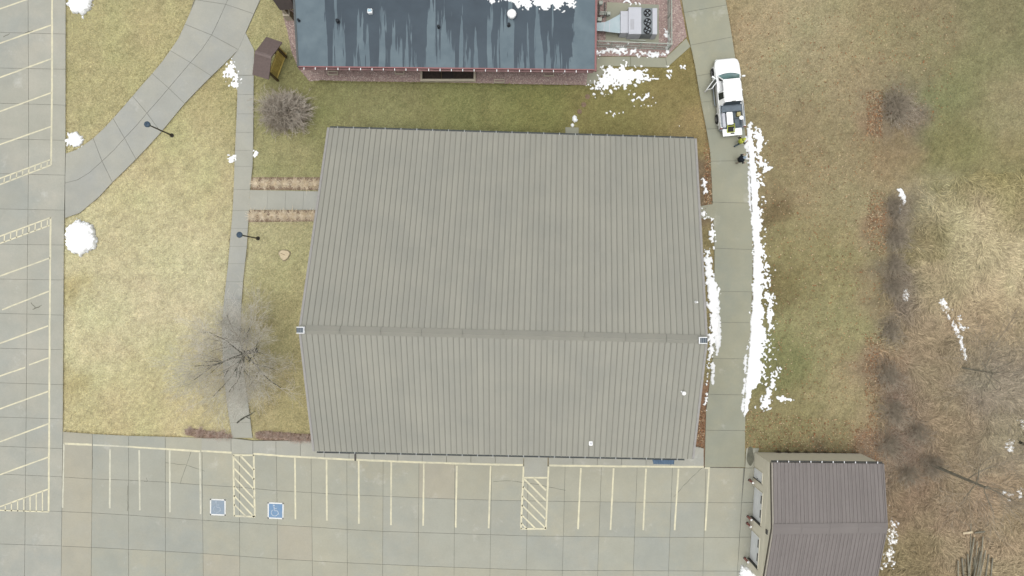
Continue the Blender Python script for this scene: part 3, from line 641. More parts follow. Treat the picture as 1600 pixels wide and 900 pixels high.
for px, py, r, h, mt in ((527, 32, .09, .35, m_blackp), (685, 41, .07, .3, m_blackp), (795, 38, .08, .3, m_blackp), (466, 31, .06, .25, m_blackp)): pipe_vent(px, py, ZF, r, h, mt, school)
p = P(577.5, 16.5, ZF + .35); cu = obj('skylight', MB().bbox(p + Vector((0, 0, -.18)), (.36, .34, .36), .05), m_whitemetal, school); obj('skylight_lens', MB().bbox(p + Vector((0, .02, .025)), (.28, .2, .05), .04), M('skylight_lens', alb(185, 220, 238), .2), cu)
p = P(799.5, 21, ZF + .4); dm = obj('roof_fan', MB().lathe(Vector((p.x, p.y, ZF)), [(.3, 0), (.3, .18), (.2, .2), (.2, .3), (.34, .32), (.34, .38), (.26, .5), (.1, .56), (.02, .57)], 16), m_white2, school, smooth=True)
# window wells along the front, in the gravel strip
for k, (x0, y0, x1, y1, lab) in enumerate(((513, 112, 528.5, 118, 'small pale concrete window well nearest the left corner of the flat-roofed building'), (617.5, 110.5, 632.5, 117, 'small pale window well left of the big dark areaway'), (772, 124.5, 788.5, 130, 'small pale window well out at the grass edge right of the areaway'), (849.5, 113.5, 865.5, 120, 'small pale window well nearest the right end of the gravel strip'))):
    a, b_ = P(x0, y0), P(x1, y1); c = (a + b_) / 2; w, h = abs(b_.x - a.x), abs(b_.y - a.y)
    t = thing('window_well', (c.x, c.y, 0), lab, 'window well', 'small window wells in the red gravel')
    t0 = .07
    for cc, sz in (((0, h / 2 - t0 / 2, .1), (w, t0, .24)), ((0, -h / 2 + t0 / 2, .1), (w, t0, .24)), ((w / 2 - t0 / 2, 0, .1), (t0, h - 2 * t0, .24)), ((-w / 2 + t0 / 2, 0, .1), (t0, h - 2 * t0, .24))): obj('curb', MB().box(c + Vector(cc), sz), m_pinkstone, t)
    obj('cover', MB().box(c + Vector((0, 0, .08)), (w - .12, h - .12, .05)), m_lava, t)
a, b_ = P(657.5, 107), P(743.5, 128.5); c = (a + b_) / 2; w, h = b_.x - a.x, a.y - b_.y
t = thing('areaway', (c.x, c.y, 0), 'long dark sunken areaway with a pale concrete rim below the flat roof', 'areaway')
for cc, sz in (((0, h / 2 - .08, .12), (w, .16, .4)), ((0, -h / 2 + .09, .12), (w, .18, .4)), ((w / 2 - .08, 0, .12), (.16, h - .35, .4)), ((-w / 2 + .07, 0, .12), (.14, h - .35, .4))): obj('rim', MB().box(c + Vector(cc), sz), m_pinkstone, t)
m_pit = M('dark_leaf_litter', alb(70, 60, 54), .95, c2=alb(50, 44, 40), scale=6); m_pit2 = M('dark_hatch', alb(46, 38, 36), .7)
obj('floor', MB().box(c + Vector((0, 0, .08)), (w - .3, h - .3, .06)), m_pit, t); obj('hatch', MB().box(c + Vector((-.02, -.05, .13)), (.9, h - .5, .06)), m_pit2, t)
obj('crossbar', MB().box(c + Vector((-.52, 0, .27)), (.035, h - .32, .03)), m_wood, t)
# porch at the far left corner
porch = thing('porch_canopy', P(443, -20), 'dark brown porch canopy on a pale pillar left of the flat-roofed building', 'canopy')
z0, z1 = 3.0, 4.0
SWp, SEp = P(437.5, 16, z0), P(460, 14, z0); NWp, NEp = P(405, -30, z0), P(458, -62, z0); ap = P(447, -22, z1)
obj('roof', MB().add([SWp, SEp, NEp, NWp, ap], [(0, 1, 4), (1, 2, 4), (2, 3, 4), (3, 0, 4), (3, 2, 1, 0)]), m_dbrown, porch)
pp = P(443.5, 14, 1.2); obj('pillar', MB().loft([[Vector((pp.x + .12 + sx_ * s_, pp.y + -.2 + sy_ * s_, z_)) for sx_, sy_ in ((-1, -1), (1, -1), (1, 1), (-1, 1))] for s_, z_ in ((.3, 0), (.24, .9), (.26, .92), (.26, 1.0), (.14, 1.02), (.12, 3.0))]), m_pinkstone, porch)

# ------------------------------------------------------------------ garage lower right
GE, GR = 3.6, 4.7; m_rake = M('taupe_rake_trim', alb(168, 162, 150), .6)
gNW, gNE = P(1206, 722.5, GE), P(1380, 724.5, GE); gRW, gRE = P(1207.5, 825, GR), P(1386, 823, GR)
gSW = Vector((2 * gRW.x - gNW.x, 2 * gRW.y - gNW.y, GE)); gSE = Vector((2 * gRE.x - gNE.x, 2 * gRE.y - gNE.y, GE))
gar = thing('garage_building', ((gNW + gSE) / 2).xy.to_3d(), 'beige garage with mauve-grey metal roof and two white doors at the lower right', 'garage')
bNW, bNE = P(1177.5, 708.5), P(1372, 717.5); off = (gSW - gNW).xy
bNW = Vector((gNW.x - .12, gNW.y - .03, 0)); bNE = Vector((gNE.x - .1, gNE.y - .03, 0)); bSW = Vector((gSW.x - .12, gSW.y + .1, 0)); bSE = Vector((gSE.x - .1, gSE.y + .1, 0))
bRW, bRE = (bNW + bSW) / 2, (bNE + bSE) / 2
d = (bSW - bNW).normalized(); out = Vector((d.y, -d.x, 0)); Lw = (bSW - bNW).length
if out.x > 0: out = -out
wy = lambda py: (bNW.y - P(1180, py).y) / abs(d.y)
openings = [(wy(729), wy(745), 2.15), (wy(757.5), wy(806), 2.5), (wy(824.5), wy(871), 2.5)]
def Wp(s, z, o=0): return bNW + d * s + out * o + Vector((0, 0, z))
mb = MB(); s_prev = 0
def gz(s): return GE - .06 + (GR - GE) * (1 - abs(s - Lw / 2) / (Lw / 2))
def wallquad(s0, s1, z0):
    ss = [s0] + ([Lw / 2] if s0 < Lw / 2 < s1 else []) + [s1]
    mb.add([Wp(s0, z0), Wp(s1, z0)] + [Wp(s, gz(s)) for s in ss[::-1]], [tuple(range(2 + len(ss)))])
for s0, s1, zt in openings: wallquad(s_prev, s0, 0); wallquad(s0, s1, zt); s_prev = s1
wallquad(s_prev, Lw, 0)
mb.add([bNW, bNE, H(bNE, GE - .05), H(bNW, GE - .05)], [(0, 1, 2, 3)]); mb.add([bSW, bSE, H(bSE, GE - .05), H(bSW, GE - .05)], [(0, 1, 2, 3)])
mb.add([bNE, bSE, H(bSE, GE - .06), H(bRE, GR - .06), H(bNE, GE - .06)], [(0, 1, 2, 3, 4)])
gw = obj('wall', mb, m_gwall, gar)
# lap boards, each its own board
zz = .15
while zz < GE - .3:
    segs = []; s_prev = 0
    for s0, s1, zt in openings:
        if zz < zt + .12: segs.append((s_prev, s0 - .08)); s_prev = s1 + .08
    segs.append((s_prev, Lw))
    for s0, s1 in segs:
        if s1 - s0 > .05: obj('siding_board', MB().loft([[Wp(s, zz, .001), Wp(s, zz, .028), Wp(s, zz + .29, .010), Wp(s, zz + .29, .001)] for s in (s0, s1)]), m_gwall, gw)
    n_ = Vector((0, 1, 0)); obj('siding_board', MB().loft([[p + n_ * .001 + Vector((0, 0, zz)), p + n_ * .028 + Vector((0, 0, zz)), p + n_ * .010 + Vector((0, 0, zz + .29)), p + n_ * .001 + Vector((0, 0, zz + .29))] for p in (bNW, bNE)]), m_gwall, gw)
    zz += .3
for k, (s0, s1, zt) in enumerate(openings):
    dep = -.05 if k == 0 else -.16
    n = 1 if k == 0 else 5
    name = 'walk_door' if k == 0 else 'overhead_door'
    dr = obj(name, MB().loft([[Wp(s, .02, dep - .05), Wp(s, .02, dep - .03), Wp(s, zt, dep - .03), Wp(s, zt, dep - .05)] for s in (s0, s1)]), m_door, gar)
    if k: tag(dr, 'white overhead door nearer the walk door' if k == 1 else 'white overhead door at the far end by the snow')
    for i in range(n):
        z0, z1 = .03 + (zt - .04) * i / n, .03 + (zt - .04) * (i + 1) / n - .015
        pn = obj('door_panel', MB().loft([[Wp(s, z0, dep - .03), Wp(s, z0, dep), Wp(s, z1, dep), Wp(s, z1, dep - .03)] for s in (s0 + .01, s1 - .01)]), m_door, dr)
    if k:
        for u in (.28, .72):
            sm = s0 + (s1 - s0) * u; z0 = zt * .66; obj('door_window', MB().loft([[Wp(s, z0, dep - .01), Wp(s, z0, dep + .012), Wp(s, z0 + .2, dep + .012), Wp(s, z0 + .2, dep - .01)] for s in (sm - .3, sm + .3)]), m_jamb, dr)
    else: obj('handle', MB().box(Wp(s1 - .1, 1.0, .0), (.06, .04, .12)), m_jamb, dr)
    for s in ((s0 - .05, s0), (s1, s1 + (.02 if k == 0 else .05))):
        obj('door_jamb', MB().loft([[Wp(q, .0, dep - .06), Wp(q, 0, .035), Wp(q, zt + .06, .035), Wp(q, zt + .06, dep - .06)] for q in s]), m_jamb if s[0] == s1 else m_gwall, dr)  # south jamb alone in dark grey, recess shade put into its colour
    obj('door_head', MB().loft([[Wp(q, zt, dep - .06), Wp(q, zt, .04), Wp(q, zt + .08, .04), Wp(q, zt + .08, dep - .06)] for q in (s0, s1)]), m_gwall, dr)
lv = P(1200.5, 820, 4.0); obj('gable_vent', MB().box(Wp(wy(812) - .3, 3.95, .03), (.08, .32, .32)), m_jamb, gar)
def gslope(A0, A1, B0, B1, n, ribs):
    nrm = (A1 - A0).cross(B0 - A0).normalized(); nrm = nrm if nrm.z > 0 else -nrm; ee = (A1 - A0).normalized()
    obj('roof_deck', MB().slab4([p - nrm * .03 for p in (A0, A1, B1, B0)], .08), m_jamb, gar)
    for i in range(n):
        t0, t1 = i / n + .0006, (i + 1) / n - .0006
        pn = obj('roof_panel', MB().slab4([lerp(A0, A1, t0), lerp(A0, A1, t1), lerp(B0, B1, t1), lerp(B0, B1, t0)], .012), m_groof, gar)
        for r in range(ribs):
            t = t0 + (t1 - t0) * (r + .5) / ribs; a, b_ = lerp(A0, A1, t), lerp(B0, B1, t); h = nrm * .045
            obj('rib', MB().loft([[a - ee * .05, a + ee * .05, a + ee * .025 + h, a - ee * .025 + h], [b_ - ee * .05, b_ + ee * .05, b_ + ee * .025 + h, b_ - ee * .025 + h]]), m_grib, pn)
gslope(gRW, gRE, gNW, gNE, 10, 3); gslope(gRW, gRE, gSW, gSE, 10, 3)
dn = (gNW - gRW).normalized(); ds = (gSW - gRW).normalized(); ee = (gRE - gRW).normalized()
for i in range(4):
    a, b_ = lerp(gRW, gRE, i / 4 + .001), lerp(gRW, gRE, (i + 1) / 4 - .001)
    obj('ridge_cap', MB().loft([[p + dn * .3 + Vector((0, 0, .06)), p + Vector((0, 0, .09)), p + ds * .5 + Vector((0, 0, .06)), p + ds * .5 + Vector((0, 0, .045)), p + Vector((0, 0, .06)), p + dn * .3 + Vector((0, 0, .045))] for p in (a, b_)]), m_groof, gar)
for a, b_, s in ((gRW, gNW, -1), (gRW, gSW, -1), (gRE, gNE, 1), (gRE, gSE, 1)):
    obj('rake_trim', MB().loft([[p + ee * s * .05 + Vector((0, 0, -.2)), p - ee * s * .05 + Vector((0, 0, -.2)), p - ee * s * .05 + Vector((0, 0, .055)), p + ee * s * .05 + Vector((0, 0, .055))] for p in (a, b_)]), m_groof if s > 0 else m_rake, gar)
gutter(gNW, gNE, (0, 1, 0), 10, gar, m_jamb, m_whitemetal, .13, .05)
# ------------------------------------------------------------------ red gravel beds
def pip(px, py, poly):
    ins = np.zeros(np.shape(px), bool); n = len(poly)
    for i in range(n):
        (x0, y0), (x1, y1) = poly[i - 1], poly[i]
        c = ((y0 > py) != (y1 > py)) & (px < (x1 - x0) * (py - y0) / (y1 - y0 + 1e-12) + x0); ins ^= c
    return ins
def edist(px, py, poly):
    dd = np.full(np.shape(px), 1e9); n = len(poly)
    for i in range(n):
        (x0, y0), (x1, y1) = poly[i - 1], poly[i]; dx, dy = x1 - x0, y1 - y0; L2 = dx * dx + dy * dy + 1e-12
        t = np.clip(((px - x0) * dx + (py - y0) * dy) / L2, 0, 1); dd = np.minimum(dd, np.hypot(px - x0 - t * dx, py - y0 - t * dy))
    return dd
def scatter(poly, n):
    xs = [p[0] for p in poly]; ys = [p[1] for p in poly]; out = np.zeros((0, 2))
    while len(out) < n:
        q = np.c_[rng.uniform(min(xs), max(xs), n * 2), rng.uniform(min(ys), max(ys), n * 2)]
        q = q[pip(q[:, 0], q[:, 1], poly)]; out = np.r_[out, q]
    return out[:n]
OCT = np.array([(1, 0, 0), (-1, 0, 0), (0, 1, 0), (0, -1, 0), (0, 0, 1)], float); OF = np.array([(0, 2, 4), (2, 1, 4), (1, 3, 4), (3, 0, 4)])
def pebbles(name, poly, n, mat, cols, size, label, z0=.03, parent=None):
    q = scatter(poly, n); w = np.array([P(x, y)[:2] for x, y in q]); s = rng.uniform(*size, n)
    ang = rng.uniform(0, 6.28, n); ca, sa = np.cos(ang), np.sin(ang); st = rng.uniform(.7, 1.3, (n, 3))
    v = OCT[None] * s[:, None, None] * st[:, None, :]; v[..., 2] *= .35
    vx_ = v[..., 0] * ca[:, None] - v[..., 1] * sa[:, None]; vy = v[..., 0] * sa[:, None] + v[..., 1] * ca[:, None]
    V = np.stack([vx_ + w[:, 0:1], vy + w[:, 1:2], v[..., 2] + z0], -1).reshape(-1, 3)
    F = (OF[None] + 5 * np.arange(n)[:, None, None]).reshape(-1, 3)
    cc = np.array([alb(*c)[:3] for c in cols])[rng.integers(0, len(cols), n)] * rng.uniform(.7, 1.25, (n, 1))
    o = bpy.data.objects.new(name, poly_mesh(name, V, F, mat, np.repeat(cc, 5, 0))); C.objects.link(o)
    if parent is not None: o.parent = parent; o['kind'] = 'stuff'
    else: tag(o, label, kind='stuff')
    return o
LV = [(178, 158, 151), (164, 142, 135), (188, 170, 162), (170, 148, 141), (196, 182, 173)]
GB = [('gravel_bed', [(441,20),(452,16),(462,16),(470,60),(470,98),(935,98),(932,112),(918,114),(916,133),(850,132),(760,130),(660,128),(560,127),(500,125),(484,127),(466,106),(456,82),(449,48)], 9000, 'red lava rock bed along the foot of the flat-roofed building'),
      ('gravel_bed', [(928,-60),(1052,-60),(1061,-5),(1073,57),(1040,89.5),(985,87.6),(928,88)], 6500, 'red lava rock yard around the air handler')]
for nm, poly, n, lab in GB:
    g = obj(nm, MB().prism(W2(poly), -.06, .025), m_lava); tag(g, lab, kind='structure')
    o = pebbles('lava_rock', poly, n, m_blade, LV, (.03, .065), None, .025, g); o.matrix_parent_inverse = Matrix.Translation(g.location).inverted()
# ------------------------------------------------------------------ air handler
hz = 1.9; pad = .09
A = lambda x, y, z=hz: P(x, y, z)
av = thing('air_handler', P(1000, 36), 'pale grey rooftop-style air handler with three fans on a pad beside the flat-roofed building', 'air conditioner')
def cabinet(name, x0, y0, x1, y1, zt, mat, zb=.12):
    a, b_ = A(x0, y0, zt), A(x1, y1, zt); c = (a + b_) / 2
    return obj(name, MB().bbox((c.x, c.y, (zt + zb) / 2), (abs(b_.x - a.x), abs(a.y - b_.y), zt - zb), .02), mat, av)
cabinet('cabinet', 982, 11, 1002.3, 53, 1.35, m_hvac); cb = cabinet('fan_section', 1002.3, 12.5, 1019.5, 53, 1.27, m_fanbox); cabinet('coil_section', 1019.5, 12.5, 1027, 53.5, 1.35, m_hvac)
cabinet('intake_section', 969.5, 17, 982, 51.5, 1.2, m_hvac)
obj('access_panel', MB().box(A(988, 38, 1.35) + Vector((0, 0, .005)), (.28, .8, .012)), M('scuffed_panel', alb(188, 190, 196), .5), av)
for py in (20.5, 35, 47.5):
    p = A(1011.5, py, 1.27); fn = obj('fan', MB().lathe(p, [(.27, .0), (.29, .0), (.29, .12), (.26, .12), (.26, .03), (.02, .03)], 18), m_dark, av)
    for k in range(4):
        a = k * math.pi / 2 + py; r = [Vector((math.cos(a + s) * rr_, math.sin(a + s) * rr_, z_)) for s, rr_, z_ in ((-.1, .05, .06), (-.42, .24, .05), (.32, .24, .10), (.25, .05, .08))]
        obj('fan_blade', MB().loft([[p + v - Vector((0, 0, .008)) for v in r], [p + v for v in r]]), m_fan, fn)
    obj('fan_hub', MB().lathe(p, [(.06, .05), (.06, .11), (.02, .12)], 8), m_dark, fn)
du = [[A(x, y, z) for x, y, z in ((969, 22, 1.12), (969, 52, 1.12), (969, 52, .3), (969, 22, .3))], [A(953, 31, 1.12), A(952, 50, 1.12), A(952, 50, .35), A(953, 31, .35)], [A(945, 34.5, 1.12), A(943, 48.5, 1.12), A(943, 48.5, .35), A(945, 34.5, .35)], [A(925, 36, 1.12), A(925, 48, 1.12), A(925, 48, .35), A(925, 36, .35)]]
ductp = obj('duct', MB().loft(du), m_duct, av)
for r in du[1:3]:
    obj('duct_flange', MB().loft([[v + Vector((dx_, 0, .012)) for v in (r[0], r[1], r[1] - Vector((0, 0, .06)), r[0] - Vector((0, 0, .06)))] for dx_ in (-.025, .025)]), m_hvac, ductp)
pu = thing('pump_set', P(938, 20), 'cluster of pipes and white valve boxes in the corner by the red fascia', 'pipework')
for k, (x, y, w, h, z) in enumerate(((951.5, 20.5, .3, .25, .7), (937, 29.5, .35, .3, .6), (939, 3.5, .3, .3, .8))):
    p = P(x, y, z); obj('valve_box', MB().bbox((p.x, p.y, z - .15), (w, h, .3), .04), m_fence, pu); obj('valve_leg', MB().tube([(p.x, p.y, 0), (p.x, p.y, z - .3)], .04, 6), m_jamb, pu)
for a, b_ in (((936, 22), (953, 22)), ((937, 19), (951, 19)), ((936, 26), (936, 2)), ((945, 25), (945, 4)), ((941, 28), (950, 20))): obj('pipe', MB().tube([P(a[0], a[1], .5), P(b_[0], b_[1], .5)], .05, 7), m_fence if a[1] < 23 else m_jamb, pu)
# ------------------------------------------------------------------ yard fence
def yard_fence(pts, lab, hgt=1.5):
    a, b_ = pts; t = thing('yard_fence', ((a + b_) / 2), lab, 'fence'); L_ = (b_ - a).length; n = max(3, int(L_ / 1.1)); d_ = (b_ - a) / L_
    for i in range(n + 1): obj('post', MB().tube([a + d_ * L_ * i / n, a + d_ * L_ * i / n + Vector((0, 0, hgt + .05))], .045, 8), m_fence, t)
    for z in (hgt, hgt * .5, .15): obj('rail', MB().tube([a + Vector((0, 0, z)), b_ + Vector((0, 0, z))], .045 if z == hgt else .03, 8), m_fence, t)
    k = int(L_ / .09); mb = MB()
    for i in range(k):
        p = a + d_ * L_ * (i + .5) / k; w_ = .006
        mb.box(p + Vector((0, 0, hgt / 2 + .07)), (.022, .012, hgt - .18), Matrix.Rotation(math.atan2(d_.y, d_.x), 3, 'Z'))
    o = obj('picket', mb, m_fence, t); o['kind'] = 'stuff'; return t
yard_fence((P(931, 73.5), P(1044, 78)), 'pale metal yard fence running right from the red fascia below the air handler', 1.5)
yard_fence((P(1043.5, 79), P(1043, -20)), 'pale metal yard fence at the right side of the air handler yard', 1.5)
pk = obj('handrail', MB().tube([P(985.5, 62, .1), P(985.5, 62, .9), P(1008, 63, .9), P(1008, 63, .1)], .03, 6).tube([P(985.5, 62, .5), P(1008, 63, .5)], .025, 6), m_fence); tag(pk, 'low pipe rail just below the air handler', 'rail')
# ------------------------------------------------------------------ timber kiosk
kz0, kz1 = 2.5, 3.45
kN = [P(416, 58, kz0), P(441, 66.5, kz0)]; kS = [P(394.5, 116, kz0), P(420, 124, kz0)]; kR = [(kN[0] + kS[0]) / 2, (kN[1] + kS[1]) / 2]; kR = [Vector((p.x, p.y, kz1)) for p in kR]
ki = thing('timber_kiosk', ((kN[0] + kS[1]) / 2).xy.to_3d(), 'small timber kiosk with brown gable roof and yellow plank side near the upper left', 'kiosk')
for q in ((kR[0], kR[1], kN[1], kN[0]), (kR[0], kR[1], kS[1], kS[0])):
    rf = obj('roof', MB().slab4(q, .06), m_brown, ki)
    for r in range(7):
        t0, t1 = r / 7, (r + 1) / 7 + .02; L0 = [lerp(q[0], q[3], t0), lerp(q[1], q[2], t0), lerp(q[1], q[2], t1), lerp(q[0], q[3], t1)]; u_ = Vector((0, 0, 1))
        obj('shingle_course', MB().loft([[L0[0] + u_ * .003, L0[1] + u_ * .003, L0[2] + u_ * .003, L0[3] + u_ * .003], [L0[0] + u_ * .008, L0[1] + u_ * .008, L0[2] + u_ * .035, L0[3] + u_ * .035]]), m_brown, rf)
kd = (kR[1] - kR[0]).normalized()
obj('ridge_cap', MB().loft([[p + (kN[0] - kR[0]).normalized() * .16 + Vector((0, 0, .06)), p + Vector((0, 0, .08)), p + (kS[0] - kR[0]).normalized() * .16 + Vector((0, 0, .06)), p + Vector((0, 0, .03))] for p in (kR[0], kR[1])]), M('ridge_brown', alb(136, 122, 118), .8), ki)
g0, g1 = P(447.5, 84.5), P(433, 124); gd = (g1 - g0).normalized()
for i in range(11):
    a, b_ = lerp(g0, g1, i / 11 + .004), lerp(g0, g1, (i + 1) / 11 - .004); n_ = Vector((gd.y, -gd.x, 0)) * .025
    obj('plank', MB().loft([[a - n_, b_ - n_, b_ + n_, a + n_], [p + Vector((0, 0, 1.95)) for p in (a - n_, b_ - n_, b_ + n_, a + n_)]]), m_ywood, ki)
for z in (.25, 1.85):
    obj('rail', MB().tube([g0 + Vector((.05, 0, z)), g1 + Vector((.05, 0, z))], .045, 4), m_ywood, ki)
kc = (kN[0] + kN[1] + kS[0] + kS[1]) / 4 + Vector((-.1, .1, 0))
for q in (kN[0], kN[1], kS[0], kS[1]):
    b_ = lerp(Vector((q.x, q.y, 0)), Vector((kc.x, kc.y, 0)), .34); obj('post', MB().box((b_.x, b_.y, 1.25), (.14, .14, 2.5)), m_wood, ki)
# ------------------------------------------------------------------ lamp posts
def lamp(base, lab):
    t = thing('lamp_post', base, lab, 'lamp post', 'dark lamp posts on the left lawn'); b_ = Vector(base)
    obj('base', MB().lathe(b_, [(.16, -.05), (.16, .06), (.09, .1), (.08, .35), (.06, .4)], 10), m_lamp, t); obj('pole', MB().lathe(b_, [(.058, .3), (.045, 3.75)], 10), m_lamp, t)
    h = obj('lamp_head', MB().lathe(b_, [(.06, 3.7), (.10, 3.75), (.19, 3.9), (.21, 4.05)], 14), m_lampg, t, smooth=True)
    obj('cap', MB().lathe(b_, [(.225, 4.04), (.225, 4.08), (.17, 4.13), (.06, 4.18), (.03, 4.22)], 14), M('lamp_cap', alb(72, 92, 110), .4), h)
lamp(P(268.5, 211.5), 'dark lamp post with round head beside the curved drive'); lamp(P(403, 372.5), 'dark lamp post with round head beside the footpath near the stump')
# ------------------------------------------------------------------ bollards
for (x, y), lab in zip(((1171, 750), (1168.5, 807), (1167.5, 817.5), (1163.5, 872)), ('red bollard between the walk door and first overhead door', 'red bollard at the near end of the first overhead door', 'red bollard just past the first door at the start of the second', 'red bollard at the snowy end of the second overhead door')):
    p = P(x, y, TOPZ); t = thing('bollard', p, lab, 'bollard', 'red bollards at the garage doors')
    obj('post', MB().lathe(p, [(.085, 0), (.085, .9)], 12), m_red, t); obj('cap', MB().lathe(p, [(.088, .88), (.09, .92), (.06, .97), (.02, .985)], 12), m_white2, t); obj('foot', MB().lathe(p, [(.12, 0), (.11, .06), (.09, .07)], 12), m_jamb, t)
# ------------------------------------------------------------------ stump, sticks, stepping stones, debris
p = P(443.5, 398, .2); p.z = 0; t = thing('tree_stump', p, 'pale sawn tree stump in the lawn left of the large building', 'stump')
ring_ = lambda r, z, s: [p + Vector((r * (1 + .12 * math.sin(3 * a + s) + .06 * math.sin(7 * a)) * math.cos(a), r * (1 + .12 * math.sin(3 * a + s)) * math.sin(a), z)) for a in np.linspace(0, 2 * math.pi, 19)[:-1]]
obj('bark', MB().loft([ring_(.48, -.05, 0), ring_(.42, .04, .3), ring_(.395, .1, .3)]), M('pale_bark', alb(190, 178, 148), .9, var=.25, scale=6), t); obj('cut_face', MB().loft([ring_(.38, .08, .3), ring_(.37, .115, .3)]), m_stump, t)
obj('split', MB().box(p + Vector((-.12, .06, .122)), (.36, .03, .012), Matrix.Rotation(-.4, 3, 'Z')), m_wood, t)
br = MB().tube([P(370, 661, .1), P(376, 656, .13), P(384, 651, .14), P(391, 648, .16), P(398, 643, .12)], [.05, .06, .05, .04, .015], 6).tube([P(384, 651, .14), P(388, 653.5, .12), P(392, 654, .1)], [.03, .02, .01], 5)
tag(obj('fallen_branch', br, m_bark), 'dark fallen branch lying across the footpath under the big bare tree', 'branch')
for (x, y, r, lab) in ((918, 151, .2, 'round brown stepping stone nearest the snow patch'), (912, 163.5, .2, 'middle round brown stepping stone in the court lawn'), (905.5, 174.5, .19, 'round brown stepping stone nearest the door pad')):
    c = P(x, y); mb = MB().loft([[c + Vector((r * k * math.cos(a) * (1 + .08 * math.sin(3 * a + x)), r * k * math.sin(a), z)) for a in np.linspace(0, 2 * math.pi, 13)[:-1]] for k, z in ((1, -.06), (1, .02), (.85, .035), (.6, .02))])
    tag(obj('stepping_stone', mb, m_mulch), lab, 'stepping stone', 'stepping stones in the court lawn')
for k, (x, y, ln, an) in enumerate(((1517, 818, 6.6, 88), (1522, 840, 5.2, 82), (1527, 846, 5.0, 86), (1531, 855, 5, 78), (1536, 838, 4.6, 84), (1533, 862, 4.2, 80), (1540, 860, 4.0, 77), (1522, 870, 3.8, 90), (1512, 866, 3.8, 92), (1508, 873, 3.4, 89), (1503, 872, 3.0, 94), (1497, 876, 2.8, 91), (1545, 866, 3.2, 83), (1551, 872, 2.8, 86), (1527, 877, 3.2, 75), (1516, 872, 3.2, 85))):
    a = R(an); c = P(x, y, .2 + .1 * (k % 3)); d_ = Vector((math.cos(a), math.sin(a), random.uniform(-.03, .03))); r = random.uniform(.035, .07)
    e1 = c - d_ * ln; mb = MB().tube([c, (c + e1) / 2 + Vector((random.uniform(-.05, .05), 0, .02)), e1], [r, r * .9, r * .8], 6)
    tag(obj('weathered_pole', mb, m_greyw), 'weathered grey pole in the pile lying in the dry grass at the lower right', 'pole', 'weathered poles piled at the lower right')
tag(obj('plank', MB().box(P(1512, 832.5, .25), (.75, .16, .06), Matrix.Rotation(.12, 3, 'Z')), m_stump), 'short pale plank left of the top of the pole pile', 'plank')
tag(obj('plank', MB().box(P(1531, 831.5, .3), (.8, .12, .05), Matrix.Rotation(.1, 3, 'Z')), m_greyw), 'short grey board lying across the top of the pole pile', 'plank')
# ------------------------------------------------------------------ bare trees and shrubs
def grow(mbT, mbC, p, d, ln, r, depth, maxd, spread, rr_, up=.12, tw=.008, kids=(2, 3), big=False):
    k = 4 if depth < 2 else 3; pts = [p]; dd = d.copy()
    for i in range(k):
        dd = (dd + Vector((rr_.uniform(-1, 1), rr_.uniform(-1, 1), rr_.uniform(-.6, .8))) * .16 + Vector((0, 0, up * .25))).normalized(); pts.append(pts[-1] + dd * ln / k)
    r1 = max(tw, r * .62); rad = [r + (r1 - r) * i / k for i in range(k + 1)]
    (mbT if depth <= (2 if big else 1) else mbC).tube(pts, rad, 7 if depth == 0 else 5 if depth == 1 else 4 if depth == 2 else 3, caps=depth < 2)
    if depth >= maxd: return
    n = rr_.randint(*kids) + (1 if depth < 2 else 0)
    for j in range(n):
        t = 1.0 if j == 0 else rr_.uniform(.35, 1); q = pts[min(k, int(t * k))]
        ax = Vector((rr_.gauss(0, 1), rr_.gauss(0, 1), rr_.gauss(0, .5))).normalized(); nd = (dd + ax * spread * (.45 if j == 0 else 1)).normalized()
        grow(mbT, mbC, q, nd, ln * rr_.uniform(.62, .84), r1 * (.9 if j == 0 else rr_.uniform(.5, .75)), depth + 1, maxd, spread, rr_, up, tw, kids, big)
def bare_tree(name, base, lab, limbs, hgt, r0, maxd, seed, mt, mc, spread=.75, trunk_h=1.6, up=.12, tw=.009, lean=(0, 0), group=None, cat='tree', kids=(2, 3), lim_ln=None, big=False):
    rr_ = random.Random(seed); base = Vector(base); t = thing(name, base, lab, cat, group); mbT, mbC = MB(), MB()
    top_ = base + Vector((lean[0], lean[1], trunk_h)); mbT.tube([base + Vector((0, 0, -.1)), lerp(base, top_, .15), lerp(base, top_, .6), top_], [r0 * 1.5, r0 * 1.1, r0, r0 * .9], 9)
    for k in range(limbs):
        a = 2 * math.pi * k / limbs + rr_.uniform(-.35, .35); el_ = rr_.uniform(.35, .95)
        d_ = Vector((math.cos(a) * math.cos(el_), math.sin(a) * math.cos(el_), math.sin(el_))); q = lerp(base, top_, rr_.uniform(.65, 1))
        grow(mbT, mbC, q, d_, (lim_ln or hgt * .3) * rr_.uniform(.8, 1.15), r0 * rr_.uniform(.30, .46), 1, maxd, spread, rr_, up, tw, kids, big)
    obj('trunk', mbT, mt, t); obj('crown', mbC, mc, t); return t
bare_tree('bare_tree', P(399, 548), 'big spreading bare tree over the footpath left of the large building', 12, 7.5, .16, 6, 8, m_bark, m_twig, .8, 2.4, .07, .0058, (-.15, .0), lim_ln=2.3, kids=(3, 4), big=True)
bare_tree('bare_tree', P(1455, 726), 'grey bare tree leaning right over the dry grass beside the garage', 7, 10, .10, 5, 12, m_greyw, m_twigg, .65, 5.0, .2, .007, (1.2, -.5), lim_ln=2.4, kids=(3, 3))
bare_tree('bare_tree', P(1500, 574), 'grey bare tree at the right edge above the snow specks', 8, 8, .06, 5, 23, m_greyw, m_twigg, .7, 2.8, .1, .007, (.9, -.15), lim_ln=2.2, kids=(3, 3))
bare_tree('bare_tree', P(1590, 690), 'thin bare tree cut by the right edge of the picture', 6, 8, .09, 5, 31, m_bark, m_twigg, .65, 2.5, .12, .007, (.5, -.3), lim_ln=2.0, kids=(3, 3))
